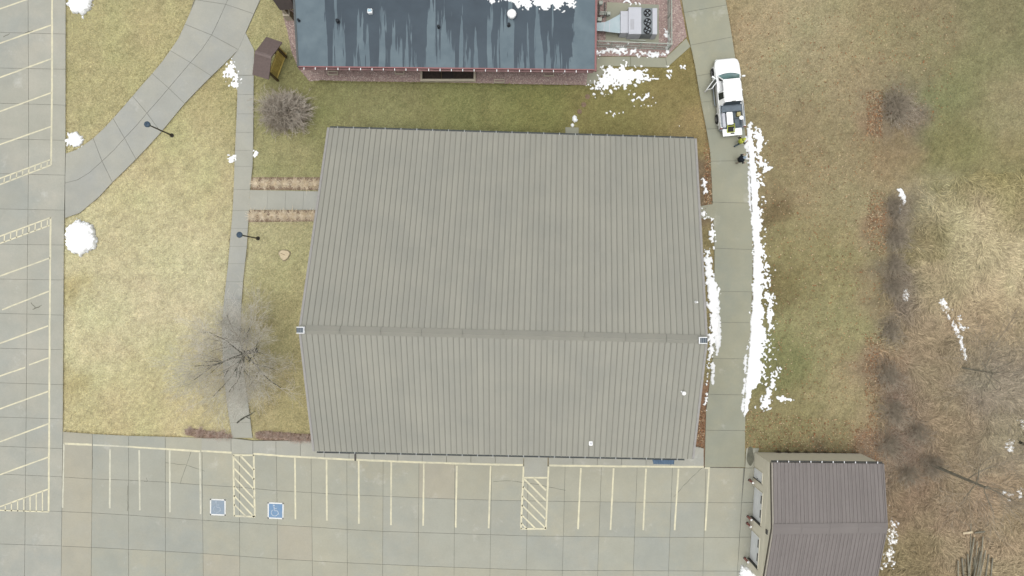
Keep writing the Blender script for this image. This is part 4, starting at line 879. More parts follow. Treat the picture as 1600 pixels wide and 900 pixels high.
def twig_dome(seed, n, segs, tw, droop=.0, curl=.75):
    """unit-radius mound of many curving shoots from one root"""
    rr_ = random.Random(seed); mb = MB()
    for i in range(n):
        a = rr_.uniform(0, 2 * math.pi); el_ = math.asin(rr_.uniform(.0, 1) ** .8); L_ = rr_.uniform(.6, 1.08) * (1 + .16 * math.sin(2 * a + seed) + .1 * math.sin(5 * a)); d_ = Vector((math.cos(a) * math.cos(el_), math.sin(a) * math.cos(el_), math.sin(el_)))
        u_ = rr_.uniform(.0, .6); b2 = rr_.uniform(0, 6.28); p = Vector((math.cos(b2) * u_ * .7, math.sin(b2) * u_ * .7, .0)); L_ *= 1 - u_ * .6; pts = [p]
        for k in range(segs):
            d_ = (d_ + Vector((rr_.uniform(-1, 1), rr_.uniform(-1, 1), rr_.uniform(-1, 1) - droop)) * curl * (k + .6) / segs).normalized(); pts.append(pts[-1] + d_ * L_ / segs)
        mb.tube(pts, [tw * (1.4 - .9 * k / segs) for k in range(segs + 1)], 3, caps=False)
        for j in range(3):
            q = pts[rr_.randint(segs // 2, segs)]; dd = (d_ + Vector((rr_.gauss(0, 1), rr_.gauss(0, 1), rr_.gauss(0, .7))) * .7).normalized(); mb.tube([q, q + dd * rr_.uniform(.1, .26)], [tw * .8, tw * .4], 3, caps=False)
    return mb
domes = {}
def shrub(name, px, py, rx, ry, rz, mat, lab, seed, n=500, tw=.01, group=None, cat='shrub', droop=.2, zc=.5):
    key = (seed, n, tw, droop, mat.name)
    if key not in domes:
        me = mesh_of('twigs', twig_dome(seed, n, 4, tw, droop), (0, 0, 0)); me.materials.append(mat); rr2 = random.Random(seed); st = MB()
        for k in range(7):
            a = k * .9; st.tube([(.02 * math.cos(a), .02 * math.sin(a), -.05), (.10 * math.cos(a), .10 * math.sin(a), .18), (.26 * math.cos(a + .2), .26 * math.sin(a + .2), .42)], [tw * 2.6, tw * 2, tw * 1.2], 5)
        ms = mesh_of('stems', st, (0, 0, 0)); ms.materials.append(mat); domes[key] = (me, ms)
    p = P(px, py, rz * zc); p.z = 0
    t = thing(name, p, lab, cat, group)
    for nm, me in zip(('twigs', 'stems'), domes[key]):
        o = bpy.data.objects.new(nm, me); C.objects.link(o); o.parent = t; o.scale = (rx, ry, rz); o.rotation_euler = (0, 0, random.uniform(0, 0.6)); OFF[o] = (0, 0, 0)
    return t
shrub('round_shrub', 440, 171, 2.15, 2.1, 2.9, m_shrub, 'dense round leafless shrub below the timber kiosk', 2, 1500, .0075, droop=.15)
E = 'leafless shrubs on the right-hand field'
for x, y, rx, ry, rz, lab, s in ((1410, 165, 1.9, 2.1, 2.0, 'round leafless grey shrub high on the right-hand field', 3), (1406, 325, 1.1, 1.6, 1.4, 'leafless shrub with a snow streak on the right-hand field', 3), (1407, 372, 1.3, 1.6, 1.5, 'leafless shrub just below the snow-streaked one on the right field', 4), (1402, 450, 1.4, 1.3, 1.4, 'leafless shrub beside the small snow spot on the right field', 3),
                                 (1395, 590, 1.5, 1.9, 1.7, 'leafless shrub topmost of the thicket above the garage corner', 4), (1402, 645, 1.6, 1.9, 1.8, 'leafless shrub second from top of the thicket above the garage corner', 3), (1395, 700, 1.6, 1.8, 1.8, 'leafless shrub lowest of the thicket next to the garage roof corner', 4), (1462, 730, 1.5, 1.5, 1.7, 'leafless shrub right of the garage at the foot of the leaning tree', 3), (1440, 680, 1.5, 1.5, 1.6, 'leafless shrub between the thicket and the leaning tree', 4), (1398, 520, 1.3, 1.6, 1.4, 'small leafless shrub above the thicket and below the snow spot', 4), (1425, 745, 1.5, 1.4, 1.5, 'leafless shrub just right of the garage roof corner', 4), (1405, 415, 1.1, 1.4, 1.2, 'low leafless shrub just above the small snow spot', 4)):
    shrub('leafless_shrub', x, y, rx, ry, rz, m_twigg, lab, s, 300, .005, E)
for k, (x, y, r) in enumerate(((294, 674, .5), (310, 677, .62), (327, 680, .58), (343, 681, .66), (356, 684, .45))):
    shrub('red_shrub', x, y, r, r * .8, r * 1.2, m_twigr, ('red-brown bare shrub first from the left', 'red-brown bare shrub second from the left', 'red-brown bare shrub third from the left', 'red-brown bare shrub fourth from the left', 'red-brown bare shrub last')[k] + ' in the row left of the footpath end', 6, 170, .011, 'red-brown shrubs along the lot edge')
for k, (x, y, r) in enumerate(((404, 680, .45), (418, 681, .58), (434, 682, .54), (450, 684, .6), (465, 687, .66), (480, 687, .62))):
    shrub('red_shrub', x, y, r, r * .85, r * 1.3, m_twigr, ('first', 'second', 'third', 'fourth', 'fifth', 'sixth')[k] + ' red-brown shrub from the path in the row by the large building', 7, 170, .013, 'red-brown shrubs along the lot edge')
for nm, poly in (('shrub_bed', [(288, 671), (300, 669), (315, 672), (330, 674), (345, 675), (358, 679), (360, 685), (345, 687), (325, 686), (305, 683), (290, 679)]), ('shrub_bed', [(399, 676), (412, 673), (430, 675), (450, 676), (470, 678), (492, 678), (492, 694), (470, 694), (450, 691), (430, 689), (412, 688), (400, 685)])):
    o = obj(nm, MB().prism(W2(poly), -.05, .02), m_mulch); tag(o, 'mulch bed under red-brown shrubs', kind='structure')
def clump(seed, n):
    rr_ = random.Random(seed); mb = MB()
    for i in range(n):
        a = rr_.uniform(0, 6.28); e0 = rr_.uniform(.5, 1.45); L_ = rr_.uniform(.6, 1.1); d_ = Vector((math.cos(a) * math.cos(e0), math.sin(a) * math.cos(e0), math.sin(e0))); p = Vector((rr_.gauss(0, .12), rr_.gauss(0, .12), 0)); pts = [p]
        for k in range(4): d_ = (d_ + Vector((rr_.uniform(-.15, .15), rr_.uniform(-.15, .15), -.32))).normalized(); pts.append(pts[-1] + d_ * L_ / 4)
        w = Vector((-math.sin(a), math.cos(a), 0)) * .03
        for k in range(4): mb.add([pts[k] - w * (1 - k * .22), pts[k] + w * (1 - k * .22), pts[k + 1] + w * (.78 - k * .22), pts[k + 1] - w * (.78 - k * .22)], [(0, 1, 2, 3)])
    return mb
cl = [mesh_of('blades', clump(s, 260), (0, 0, 0)) for s in (1, 2, 3)]
for m_ in cl: m_.materials.append(m_dry)
def clumps(spots, lab, grp):
    od = ('first', 'second', 'third', 'fourth', 'fifth', 'sixth', 'seventh')
    for k, (x, y) in enumerate(spots):
        p = P(x, y); t = thing('ornamental_grass', p, f'{od[k]} straw-coloured grass clump from the footpath in the {lab}', 'grass clump', grp)
        o = bpy.data.objects.new('blades', cl[k % 3]); C.objects.link(o); o.parent = t; s = random.uniform(.54, .66); o.scale = (s, s * .95, s * .9); o.rotation_euler = (0, 0, random.uniform(0, 6)); OFF[o] = (0, 0, 0)
        q = obj('root_crown', MB().lathe((0, 0, 0), [(.26, -.05), (.24, .1), (.14, .2), (.04, .22)], 9), m_dry, None, (0, 0, 0)); q.parent = t
clumps([(400, 286), (415, 287), (431, 287), (446, 287), (462, 287), (478, 288), (493, 288)], 'bed above the entry walk', 'dry ornamental grasses')
clumps([(396, 337), (411, 337), (427, 337), (443, 337), (458, 337), (473, 337), (487, 337)], 'bed below the entry walk', 'dry ornamental grasses')
for poly in ([(393, 277), (502, 277), (502, 297), (392, 296.5)], [(389, 328.5), (497, 328.5), (494, 346), (388, 347)]):
    o = obj('planting_bed', MB().prism(W2(poly), -.05, .025), m_mulch); tag(o, 'mulched planting bed beside the entry walk', kind='structure')
for k, x in enumerate(range(1217, 1352, 15)):
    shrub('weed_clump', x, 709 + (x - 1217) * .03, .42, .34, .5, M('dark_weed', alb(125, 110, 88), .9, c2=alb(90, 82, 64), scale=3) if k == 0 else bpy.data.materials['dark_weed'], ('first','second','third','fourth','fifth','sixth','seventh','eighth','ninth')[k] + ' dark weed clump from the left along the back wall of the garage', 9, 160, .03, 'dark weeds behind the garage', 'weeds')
# ------------------------------------------------------------------ snow
def snow(polys, label, rag=.5, fine=3.0, h=.08, z0=-.02, kind='stuff', name='snow_patch', cell=.045, cut=0.0, cat=None, soft=.25, shade=1.0):
    xs = [p[0] for q in polys for p in q]; ys_ = [p[1] for q in polys for p in q]; m = 14
    a, b_ = P(min(xs) - m, max(ys_) + m, max(z0, 0)), P(max(xs) + m, min(ys_) - m, max(z0, 0))
    gx_ = np.arange(a.x, b_.x, cell); gy_ = np.arange(a.y, b_.y, cell); X_, Y_ = np.meshgrid(gx_, gy_)
    sdm = np.full(X_.shape, -1e9)
    for q in polys:
        w = [tuple(P(x, y, max(z0, 0))[:2]) for x, y in q]; d_ = edist(X_, Y_, w); sdm = np.maximum(sdm, np.where(pip(X_, Y_, w), d_, -d_))
    nz_ = (fbm(X_ * fine * .35, Y_ * fine * .35, 77, 3) - .5) * 1.1 + (fbm(X_ * fine * 1.3, Y_ * fine * 1.3, 55, 5) - .5) * 2.2 + (vn(X_ * 9, Y_ * 9, 99) - .5) * 1.0
    v = sdm + rag * nz_ - cut; k = np.clip(v / soft, 0, 1); hz_ = z0 + h * np.sqrt(k) * (.7 + .6 * fbm(X_ * 2.5, Y_ * 2.5, 13, 3)); hz_ = np.where(v > 0, hz_ + .03, z0)
    keep = v > 0; quad = keep[:-1, :-1] | keep[1:, :-1] | keep[:-1, 1:] | keep[1:, 1:]
    quad = (keep[:-1, :-1].astype(int) + keep[1:, :-1] + keep[:-1, 1:] + keep[1:, 1:]) >= 2
    idx_ = np.arange(X_.size).reshape(X_.shape)
    F = np.c_[idx_[:-1, :-1][quad], idx_[:-1, 1:][quad], idx_[1:, 1:][quad], idx_[1:, :-1][quad]]
    used = np.unique(F); kk = np.clip(v / .5, 0, 1) ** .6; tint = (np.array([.66, .68, .69]) + np.array([.24, .225, .22]) * kk.ravel()[:, None])[used] * shade; remap = np.full(X_.size, -1); remap[used] = np.arange(len(used)); V = np.c_[X_.ravel(), Y_.ravel(), hz_.ravel()][used]; F = remap[F]
    c = V.mean(0); c[2] = z0; o = bpy.data.objects.new(name, poly_mesh(name, V - c, F, m_snow, tint, True)); C.objects.link(o); o.location = c
    return tag(o, label, cat, kind=kind)
def disc(x, y, rx, ry, n=16): return [(x + rx * math.cos(a), y + ry * math.sin(a)) for a in np.linspace(0, 2 * math.pi, n + 1)[:-1]]
SNZ = .05
snow([disc(126, 6, 19, 15), [(118, 10), (140, 10), (130, 26)]], 'white snow pile at the very top of the left lawn', .22, 3, .35, 0, None, 'snow_pile', cat='snow pile')
snow([disc(117, 219, 13, 10)], 'small white snow pile where the curved drive meets the left lot', .3, 3, .2, 0, None, 'snow_pile', cat='snow pile')
snow([disc(128, 373, 24, 25), [(112, 352), (122, 343), (140, 355)], [(102, 372), (112, 366), (112, 384)]], 'largest round white snow pile on the left lawn', .22, 3, .45, 0, None, 'snow_pile', cat='snow pile')
snow([[(1165, 196), (1170, 250), (1174, 320), (1177, 400), (1175.5, 470), (1171, 545), (1166, 600), (1162, 655), (1166, 648), (1172, 622), (1180, 608), (1192, 600), (1196, 560), (1198, 510), (1193, 470), (1194, 420), (1190, 360), (1188, 310), (1184, 260), (1178, 215), (1172, 190)],
      [(1178, 636), (1186, 630), (1200, 600), (1214, 574), (1219, 578), (1210, 610), (1205, 640), (1192, 642)], [(1184, 205), (1194, 212), (1190, 232), (1182, 222)]], 'long ragged snowbank along the right side of the drive', .34, 3.2, .10, .02, cut=.12)
snow([[(1166.5, 200), (1171, 250), (1174.5, 320), (1177.5, 400), (1175.5, 470), (1171, 545), (1166, 600), (1162.5, 652), (1168, 640), (1176, 600), (1183, 545), (1187, 470), (1188, 400), (1184, 320), (1179, 250), (1172, 200)]], 'smooth edge of the snowbank where it was ploughed off the drive', .1, 2.5, .12, .03)
snow([[(1164, 225), (1168, 260), (1171, 320), (1173, 330), (1171, 262), (1167, 215)], [(1163, 560), (1168, 540), (1165, 600), (1160, 648), (1159, 640)], [(1115, 440), (1124, 470), (1126, 530), (1120, 560), (1115, 520)], [(1113, 565), (1116, 570), (1114, 600), (1112, 598)]], 'thin grey slush melting on the drive', .15, 3, .01, .05, name='slush', shade=.78, soft=1.0)
snow([[(1186, 270), (1192, 280), (1196, 340), (1198, 400), (1204, 430), (1207, 490), (1206, 560), (1214, 580), (1206, 610), (1196, 600), (1199, 500), (1192, 400), (1188, 320)]], 'specks of snow thinning out over the turf beside the snowbank', .9, 4, .05, 0, cut=.34)
snow([[(1096, 276), (1104, 283), (1108, 300), (1098, 304)], [(1097, 326), (1103, 331), (1100, 343), (1096, 340)], [(1101, 387), (1108, 392), (1112, 420), (1122, 450), (1124, 490), (1120, 530), (1112, 556), (1106, 545), (1108, 500), (1104, 450)], [(1109, 340), (1115, 342), (1115, 390), (1110, 390)], [(1106, 550), (1112, 552), (1108, 580), (1104, 640), (1101, 638), (1104, 590)]], 'broken snow strip between the large building and the drive', .28, 4, .07, .03, cut=.05)
snow([[(1176, 410), (1185, 415), (1200, 440), (1209, 490), (1205, 495), (1196, 455), (1180, 425)], [(1196, 455), (1203, 470), (1206, 520), (1200, 520)], [(1214, 622), (1222, 620), (1246, 625), (1220, 628)]], 'thin curved snow streaks on the turf right of the drive', .25, 4, .05, 0, cut=.06)
snow([[(1178, 200), (1188, 205), (1194, 225), (1186, 240), (1196, 262), (1186, 262)], [(1190, 260), (1196, 256), (1200, 262), (1194, 268)]], 'speckled snow on the grass near the two people', .45, 4, .06, 0)
snow([[(926, 130), (942, 120), (946, 105), (975, 106), (1004, 107), (1020, 122), (1008, 132), (985, 134), (960, 137), (935, 139)], disc(955, 146, 4, 5), [(988, 142), (1015, 145), (1010, 152), (990, 150)]], 'broad melting snow patch on the grass near the air handler yard', .75, 3.2, .07, 0, cut=.12)
snow([[(978, 163), (1004, 161), (1024, 164), (985, 168)], [(950, 176), (965, 173), (978, 178), (958, 182)], [(1042, 104), (1052, 102), (1046, 122)], [(1064, 103), (1074, 102), (1066, 108)], [(1050, 196), (1066, 196), (1060, 199)], disc(926, 136, 4, 5)], 'scattered snow remnants on the court lawn', .5, 4.5, .04, 0, cut=.2)
snow([disc(898, 185.5, 4.2, 4.5)], 'small snow lump above the door pad', .12, 4, .2, 0, None, 'snow_lump', cat='snow'); snow([disc(894.5, 195, 2.2, 2.4)], 'tiny snow lump touching the door pad', .08, 4, .12, 0, None, 'snow_lump', cat='snow')
snow([[(932, 80), (942, 76), (952, 72), (968, 72), (984, 76), (996, 82), (984, 86), (970, 88), (950, 84), (934, 87)], [(994, 82), (1008, 83), (1005, 87), (995, 86)]], 'streaky snow on the red rock below the yard fence', .5, 4, .08, .03, cut=.1)
snow([disc(1022, 85.5, 11, 4)], 'low snow heap at the right end of the red rock', .25, 3, .2, .03, None, 'snow_lump', cat='snow')
snow([[(1040, 48), (1046, 44), (1047, 86), (1040, 84)]], 'snow specks along the right yard fence', .35, 4, .06, .03, cut=.08)
snow([[(970, 1), (983, 0), (985, 5), (975, 4)], [(992, 5), (1004, 5), (1004, 7), (992, 7)]], 'thin snow by the top of the air handler', .2, 4, .05, .09)
snow([[(725, -30), (905, -30), (898, 4), (870, 9), (845, 10), (815, 6), (780, 3), (735, -4)]], 'melting snow on the flat roof at the top edge', .5, 1.6, .1, ZF - .01)
snow([[(358, 94), (363, 95), (370, 112), (370, 120), (360, 119), (354, 124), (354, 114)], [(366, 122), (370, 122), (369, 136), (366, 132)]], 'speckled snow at the tip of the lawn beside the drive and path fork', .5, 4, .05, 0, cut=.0)
snow([[(358, 246), (368, 244), (367, 253), (360, 252)]], 'tiny snow patch left of the footpath', .3, 4, .05, 0); snow([[(396, 232), (402, 236), (400, 246), (396, 246)]], 'tiny snow patch right of the footpath', .3, 4, .05, 0)
snow([[(1404, 297), (1409, 296), (1416, 315), (1411, 320)], [(1402, 318), (1408, 316), (1408, 330), (1405, 332)]], 'snow streak beside the shrub on the right field', .2, 4, .08, .0, cut=.02)
snow([[(1408, 449), (1420, 447), (1421, 460), (1414, 470), (1410, 462)]], 'small snow spot beside a shrub on the right field', .25, 3, .1, 0)
snow([[(1468, 469), (1475, 468), (1485, 486), (1481, 491), (1474, 484)], [(1480, 492), (1486, 494), (1500, 520), (1508, 545), (1510, 565), (1504, 562), (1500, 535), (1488, 510)], [(1494, 497), (1500, 494), (1502, 508), (1512, 513), (1502, 516)]], 'broken snow streak in the dry grass at the right', .22, 4, .1, .08, cut=.0)
snow([[(1388, 800), (1398, 806), (1402, 830), (1396, 860), (1392, 888), (1380, 888), (1384, 850)]], 'patchy snow right of the garage', .6, 4, .08, .03, cut=.1)
snow([[(1160, 886), (1172, 890), (1182, 900), (1186, 930), (1150, 930), (1156, 900)]], 'snow heap at the garage apron on the bottom edge', .2, 3, .3, .05, None, 'snow_pile', cat='snow pile')
snow([[(1568, 770), (1582, 772), (1576, 780)], [(1586, 768), (1596, 766), (1596, 780)], [(1592, 656), (1600, 658), (1598, 668)], [(1576, 690), (1582, 690), (1582, 706), (1577, 704)]], 'snow specks among the trees at the right edge', .35, 5, .08, .08)
# worn pale streak of packed slush on the drive
# ------------------------------------------------------------------ pick-up truck
tr = thing('pickup_truck', (16.72, 14.95, TOPZ), 'white pickup truck with its driver door and tailgate open on the service drive', 'truck', rz=R(5.5), local=True)
def ringx(y, hw, z0, z1, r=.1, tuck=.06):
    return [Vector(q) for q in ((-hw + tuck, y, z0), (hw - tuck, y, z0), (hw, y, z0 + .25), (hw, y, z1 - r * .9), (hw - r * .5, y, z1 - r * .2), (hw - r * 1.6, y, z1), (-hw + r * 1.6, y, z1), (-hw + r * .5, y, z1 - r * .2), (-hw, y, z1 - r * .9), (-hw, y, z0 + .25))]
HW = .97
def tz(o): return o
front = MB().loft([ringx(2.72, .52, .55, .82, .1), ringx(2.66, .74, .45, .92), ringx(2.52, .88, .42, 1.0), ringx(2.2, .955, .4, 1.06), ringx(1.5, HW, .4, 1.13), ringx(1.35, HW, .4, 1.14)])
obj('hood', front, m_car, tr, smooth=True)
obj('body', MB().loft([ringx(1.35, HW, .4, 1.12, .06), ringx(-.9, HW, .4, 1.12, .06)]), m_car, tr)
for s in (-1, 1):
    obj('bed_side', MB().loft([[Vector((s * x, y, z)) for x, z in ((HW, .45), (HW, 1.08), (HW - .03, 1.13), (HW - .13, 1.13), (HW - .15, 1.08), (HW - .15, .45))] for y in (-.9, -2.62)]), m_car, tr)
    obj('bed_rail', MB().box((s * (HW - .08), -1.75, 1.14), (.07, 1.66, .025)), m_bed, tr)
obj('bed_floor', MB().box((0, -1.76, .6), (1.62, 1.72, .1)), m_bed, tr); obj('bed_wall', MB().box((0, -.93, .86), (1.62, .06, .52)), m_bed, tr)
obj('rear_bumper', MB().bbox((0, -2.68, .5), (1.86, .16, .2), .04), m_fanbox, tr); obj('front_bumper', MB().bbox((0, 2.68, .5), (1.5, .2, .22), .06), m_car, tr)
tg = obj('tailgate', MB().bbox((0, -2.93, .68), (1.50, .56, .07), .03), m_car, tr); tag(tg, 'white tailgate folded down flat'); obj('latch', MB().box((0, -3.05, .72), (.3, .1, .015)), m_jamb, tg)
# cab
def cr(y, hw, z): return [Vector((-hw, y, z)), Vector((hw, y, z))]
roofm = MB().loft([[Vector((-.62, .92, 1.76)), Vector((.62, .92, 1.76)), Vector((.64, .92, 1.72)), Vector((-.64, .92, 1.72))], [Vector((-.64, .6, 1.86)), Vector((.64, .6, 1.86)), Vector((.71, .6, 1.76)), Vector((-.71, .6, 1.76))], [Vector((-.64, -.5, 1.87)), Vector((.64, -.5, 1.87)), Vector((.71, -.5, 1.76)), Vector((-.71, -.5, 1.76))], [Vector((-.6, -.8, 1.78)), Vector((.6, -.8, 1.78)), Vector((.62, -.8, 1.72)), Vector((-.62, -.8, 1.72))]])
rf = obj('cab_roof', roofm, m_car, tr, smooth=False); obj('brake_lamp', MB().box((0, -.8, 1.8), (.3, .06, .05)), m_jamb, rf)
def pane(name, q, mat, t=.02, parent=tr):
    q = [Vector(p) for p in q]; n_ = (q[1] - q[0]).cross(q[2] - q[0]).normalized(); return obj(name, MB().loft([[p - n_ * t for p in q], q]), mat, parent)
ws = MB(); 
top_r = [Vector((x, .93 + .07 * (1 - (x / .64) ** 2), 1.74)) for x in np.linspace(-.64, .64, 7)]; bot_r = [Vector((x, 1.38 + .16 * (1 - (x / .84) ** 2), 1.14)) for x in np.linspace(-.84, .84, 7)]
ws.add(top_r + bot_r + [v - Vector((0, .03, .02)) for v in top_r] + [v - Vector((0, .03, .02)) for v in bot_r], [(i, i + 7, i + 8, i + 1) for i in range(6)] + [(i + 15, i + 22, i + 21, i + 14) for i in range(6)])
wsc = obj('windscreen', ws, m_wind, tr, smooth=True)
obj('visor_card', MB().box((.42, 1.12, 1.5), (.26, .16, .01), Matrix.Rotation(R(-52), 3, 'X')), M('paper', alb(180, 224, 222), .7), wsc)
for s in (-1, 1):
    obj('wiper', MB().tube([(s * .05, 1.52, 1.17), (s * .55, 1.40, 1.24)], .012, 4), m_jamb, wsc)
    # pillars
    obj('pillar', MB().tube([(s * .86, 1.36, 1.12), (s * .675, .92, 1.76)], .045, 6), m_car, tr); obj('pillar', MB().tube([(s * .93, .08, 1.12), (s * .70, .02, 1.8)], .045, 6), m_car, tr)
    obj('pillar', MB().loft([[Vector((s * .93, -.50, 1.11)), Vector((s * .93, -.92, 1.11)), Vector((s * .87, -.92, 1.11)), Vector((s * .87, -.5, 1.11))], [Vector((s * .70, -.5, 1.8)), Vector((s * .66, -.80, 1.78)), Vector((s * .6, -.8, 1.78)), Vector((s * .64, -.5, 1.8))]]), m_car, tr)
    if s > 0: pane('side_window', [(s * .925, 1.22, 1.13), (s * .925, .10, 1.13), (s * .70, .05, 1.76), (s * .675, .86, 1.76)], m_glass)
    pane('side_window', [(s * .925, .02, 1.13), (s * .925, -.5, 1.13), (s * .70, -.5, 1.76), (s * .70, .0, 1.76)], m_glass)
    mr_ = obj('mirror', MB().bbox((s * 1.12, 1.18, 1.18), (.24, .12, .2), .03), m_car, tr if s > 0 else tr) if s > 0 else None
    obj('headlight', MB().bbox((s * .70, 2.50, .82), (.34, .2, .22), .05), m_wind, tr); obj('tail_light', MB().box((s * (HW - .07), -2.63, .9), (.15, .05, .4)), m_red2, tr)
    obj('running_board', MB().tube([(s * 1.03, .95, .42), (s * 1.06, .8, .38), (s * 1.06, -.6, .38), (s * 1.03, -.75, .42)], .05, 7), m_fanbox, tr)
    obj('wheel_arch', MB().lathe((s * (HW - .03), 1.79, .42), [(.50, -.05), (.50, .035), (.42, .04), (.42, -.05)], 20, 'x'), m_car, tr); obj('wheel_arch', MB().lathe((s * (HW - .03), -1.79, .42), [(.50, -.05), (.50, .035), (.42, .04), (.42, -.05)], 20, 'x'), m_car, tr)
    for y in (1.79, -1.79):
        wh = obj('wheel', MB().lathe((s * .9, y, .38), [(.1, -.14), (.2, -.13), (.2, .13), (.1, .14)], 16, 'x'), m_dark, tr)
        obj('tyre', MB().lathe((s * .93, y, .38), [(.24, -.14), (.35, -.14), (.385, -.09), (.385, .09), (.35, .14), (.24, .14)], 22, 'x'), m_tyre, wh)
        x_ = s * 1.05; obj('rim', MB().lathe((x_, y, .38), [(.24, -.02), (.24, .02), (.20, .025), (.19, .0)], 18, 'x'), m_rim, wh)
        for k in range(5): a = k * 1.2566; obj('spoke', MB().tube([(x_, y, .38), (x_ + s * .01, y + .2 * math.sin(a), .38 + .2 * math.cos(a))], .03, 4), m_rim, wh)
pane('rear_window', [(-.66, -.93, 1.14), (.66, -.93, 1.14), (.57, -.815, 1.73), (-.57, -.815, 1.73)], m_glass)
obj('grille', MB().bbox((0, 2.69, .72), (.9, .08, .24), .03), m_jamb, tr)
for x in (-.4, .4):
    sx_ = obj('seat', MB().bbox((x, .25, .95), (.5, .5, .3), .06).bbox((x, -.05, 1.25), (.5, .16, .6), .06), m_carin, tr)
obj('dashboard', MB().bbox((0, 1.15, 1.05), (1.6, .4, .22), .06), m_jamb, tr); obj('steering_wheel', MB().tube([(-.4 + .18 * math.cos(a), .85 + .08 * math.sin(a), 1.22 + .16 * math.sin(a)) for a in np.linspace(0, 6.283, 15)], .018, 5), m_dark, tr)
# the open driver door: hinge at the front of the opening
hinge = Vector((-.97, 1.22, 0)); an = R(-42)
def Dp(u, w, z):  # u along the door from the hinge (backward), w outward
    l = Vector((-w, -u, 0)); l.rotate(Matrix.Rotation(an, 3, 'Z')); return hinge + l + Vector((0, 0, z))
dm_ = MB().loft([[Dp(u, w, z) for w, z in ((.0, .45), (.08, .45), (.10, .8), (.08, 1.12), (.02, 1.13), (0, 1.1))] for u in (0, 1.15)])
dd = obj('driver_door', dm_, m_car, tr); tag(dd, 'white driver door swung open')
for a, b_ in (((.02, .03, 1.12), (.40, -.17, 1.76)), ((.40, -.17, 1.76), (1.08, -.17, 1.78)), ((1.13, .03, 1.12), (1.08, -.17, 1.78))): obj('window_frame', MB().tube([Dp(*a), Dp(*b_)], .03, 5), m_car, dd)
obj('window_pane', MB().loft([[Dp(u, w, z) for u, w, z in ((.1, .04 + k, 1.13), (1.1, .04 + k, 1.13), (1.06, -.16 + k, 1.75), (.42, -.16 + k, 1.75))] for k in (-.008, .008)]), m_glass, dd)
obj('door_lining', MB().loft([[Dp(u, w, z) for w, z in ((-.03, .55), (-.005, .5), (-.005, 1.1), (-.03, 1.05))] for u in (.05, 1.1)]), m_bed, dd); obj('mirror', MB().bbox(Dp(.12, .22, 1.2), (.26, .12, .2), .03, Matrix.Rotation(an, 3, 'Z')), m_car, dd)
# load in the bed, each its own thing
def inbed(x, y, z): 
    v = Vector((x, y, z)); v.rotate(Matrix.Rotation(R(5.5), 3, 'Z')); return Vector((16.72, 14.95, TOPZ)) + v
rb = Matrix.Rotation(R(5.5), 3, 'Z'); BZ = .655
def load(name, lab, cat, x, y): return thing(name, inbed(x, y, BZ), lab, cat)
t = load('tool_chest', 'grey-blue tool chest across the front of the truck bed', 'tool chest', 0, -1.2)
obj('body', MB().bbox(inbed(0, -1.2, BZ + .20), (1.5, .42, .40), .03, rb), m_bed, t); obj('lid', MB().bbox(inbed(0, -1.2, BZ + .425), (1.54, .46, .05), .02, rb), m_bed, t); obj('latch', MB().box(inbed(.5, -1.44, BZ + .36), (.1, .03, .08), rb), m_jamb, t)
t = load('white_case', 'long white equipment case lying in the truck bed', 'case', -.22, -1.95)
obj('body', MB().bbox(inbed(-.2, -1.93, BZ + .20), (.44, .92, .40), .03, rb), m_white2, t); obj('lid', MB().bbox(inbed(-.2, -1.93, BZ + .42), (.47, .95, .05), .02, rb), m_white2, t)
t = load('long_box', 'narrow pale box against the left side of the truck bed', 'box', -.62, -2.0); obj('body', MB().bbox(inbed(-.62, -2.0, BZ + .12), (.22, 1.1, .24), .02, rb), m_hvac, t); obj('lid', MB().bbox(inbed(-.62, -2.0, BZ + .25), (.23, 1.12, .03), .01, rb), m_hvac, t)
t = load('yellow_hand_truck', 'yellow framed cart standing at the back of the truck bed', 'cart', -.12, -2.6)
for a, b_ in (((-.38, -2.50, .25), (.18, -2.50, .25)), ((-.38, -2.50, .25), (-.42, -2.95, .16)), ((.18, -2.50, .25), (.14, -2.95, .16)), ((-.42, -2.95, .16), (.14, -2.95, .16)), ((-.36, -2.35, .3), (.16, -2.35, .3)), ((-.38, -2.5, .25), (-.36, -2.35, .3)), ((.18, -2.5, .25), (.16, -2.35, .3))): obj('frame_bar', MB().tube([inbed(a[0], a[1], BZ + a[2]), inbed(b_[0], b_[1], BZ + b_[2])], .03, 6), m_yell, t)
obj('deck', MB().box(inbed(-.14, -2.72, BZ + .12), (.44, .4, .08), rb), m_dark, t); obj('deck', MB().box(inbed(-.10, -2.44, BZ + .22), (.42, .12, .08), rb), m_dark, t)
t = load('grey_crate', 'grey open crate at the right of the truck bed', 'crate', .45, -2.25); cb_ = inbed(.45, -2.25, BZ)
obj('base', MB().box(inbed(.42, -2.22, BZ + .04), (.5, .62, .08), rb), m_grey, t)
for x, y, w, h in ((.19, -2.22, .04, .62), (.65, -2.22, .04, .62), (.42, -1.93, .42, .04), (.42, -2.51, .42, .04)): obj('side', MB().box(inbed(x, y, BZ + .2), (w, h, .26), rb), m_grey, t)
t = load('tan_cooler', 'small tan cooler box behind the tool chest in the truck bed', 'cooler', .5, -1.66); obj('body', MB().bbox(inbed(.52, -1.66, BZ + .2), (.26, .3, .38), .03, rb), m_tan, t); obj('lid', MB().bbox(inbed(.52, -1.66, BZ + .41), (.28, .32, .05), .02, rb), m_tan, t)
t = load('white_bucket', 'white bucket at the right rear of the truck bed', 'bucket', .64, -1.95); q = inbed(.70, -1.95, BZ); obj('body', MB().lathe(q, [(.12, 0), (.14, .34), (.15, .35), (.13, .35), (.12, .1), (.02, .08)], 14), m_white2, t); obj('rim', MB().lathe(q, [(.145, .33), (.158, .33), (.158, .36), (.145, .36)], 14), m_white2, t)
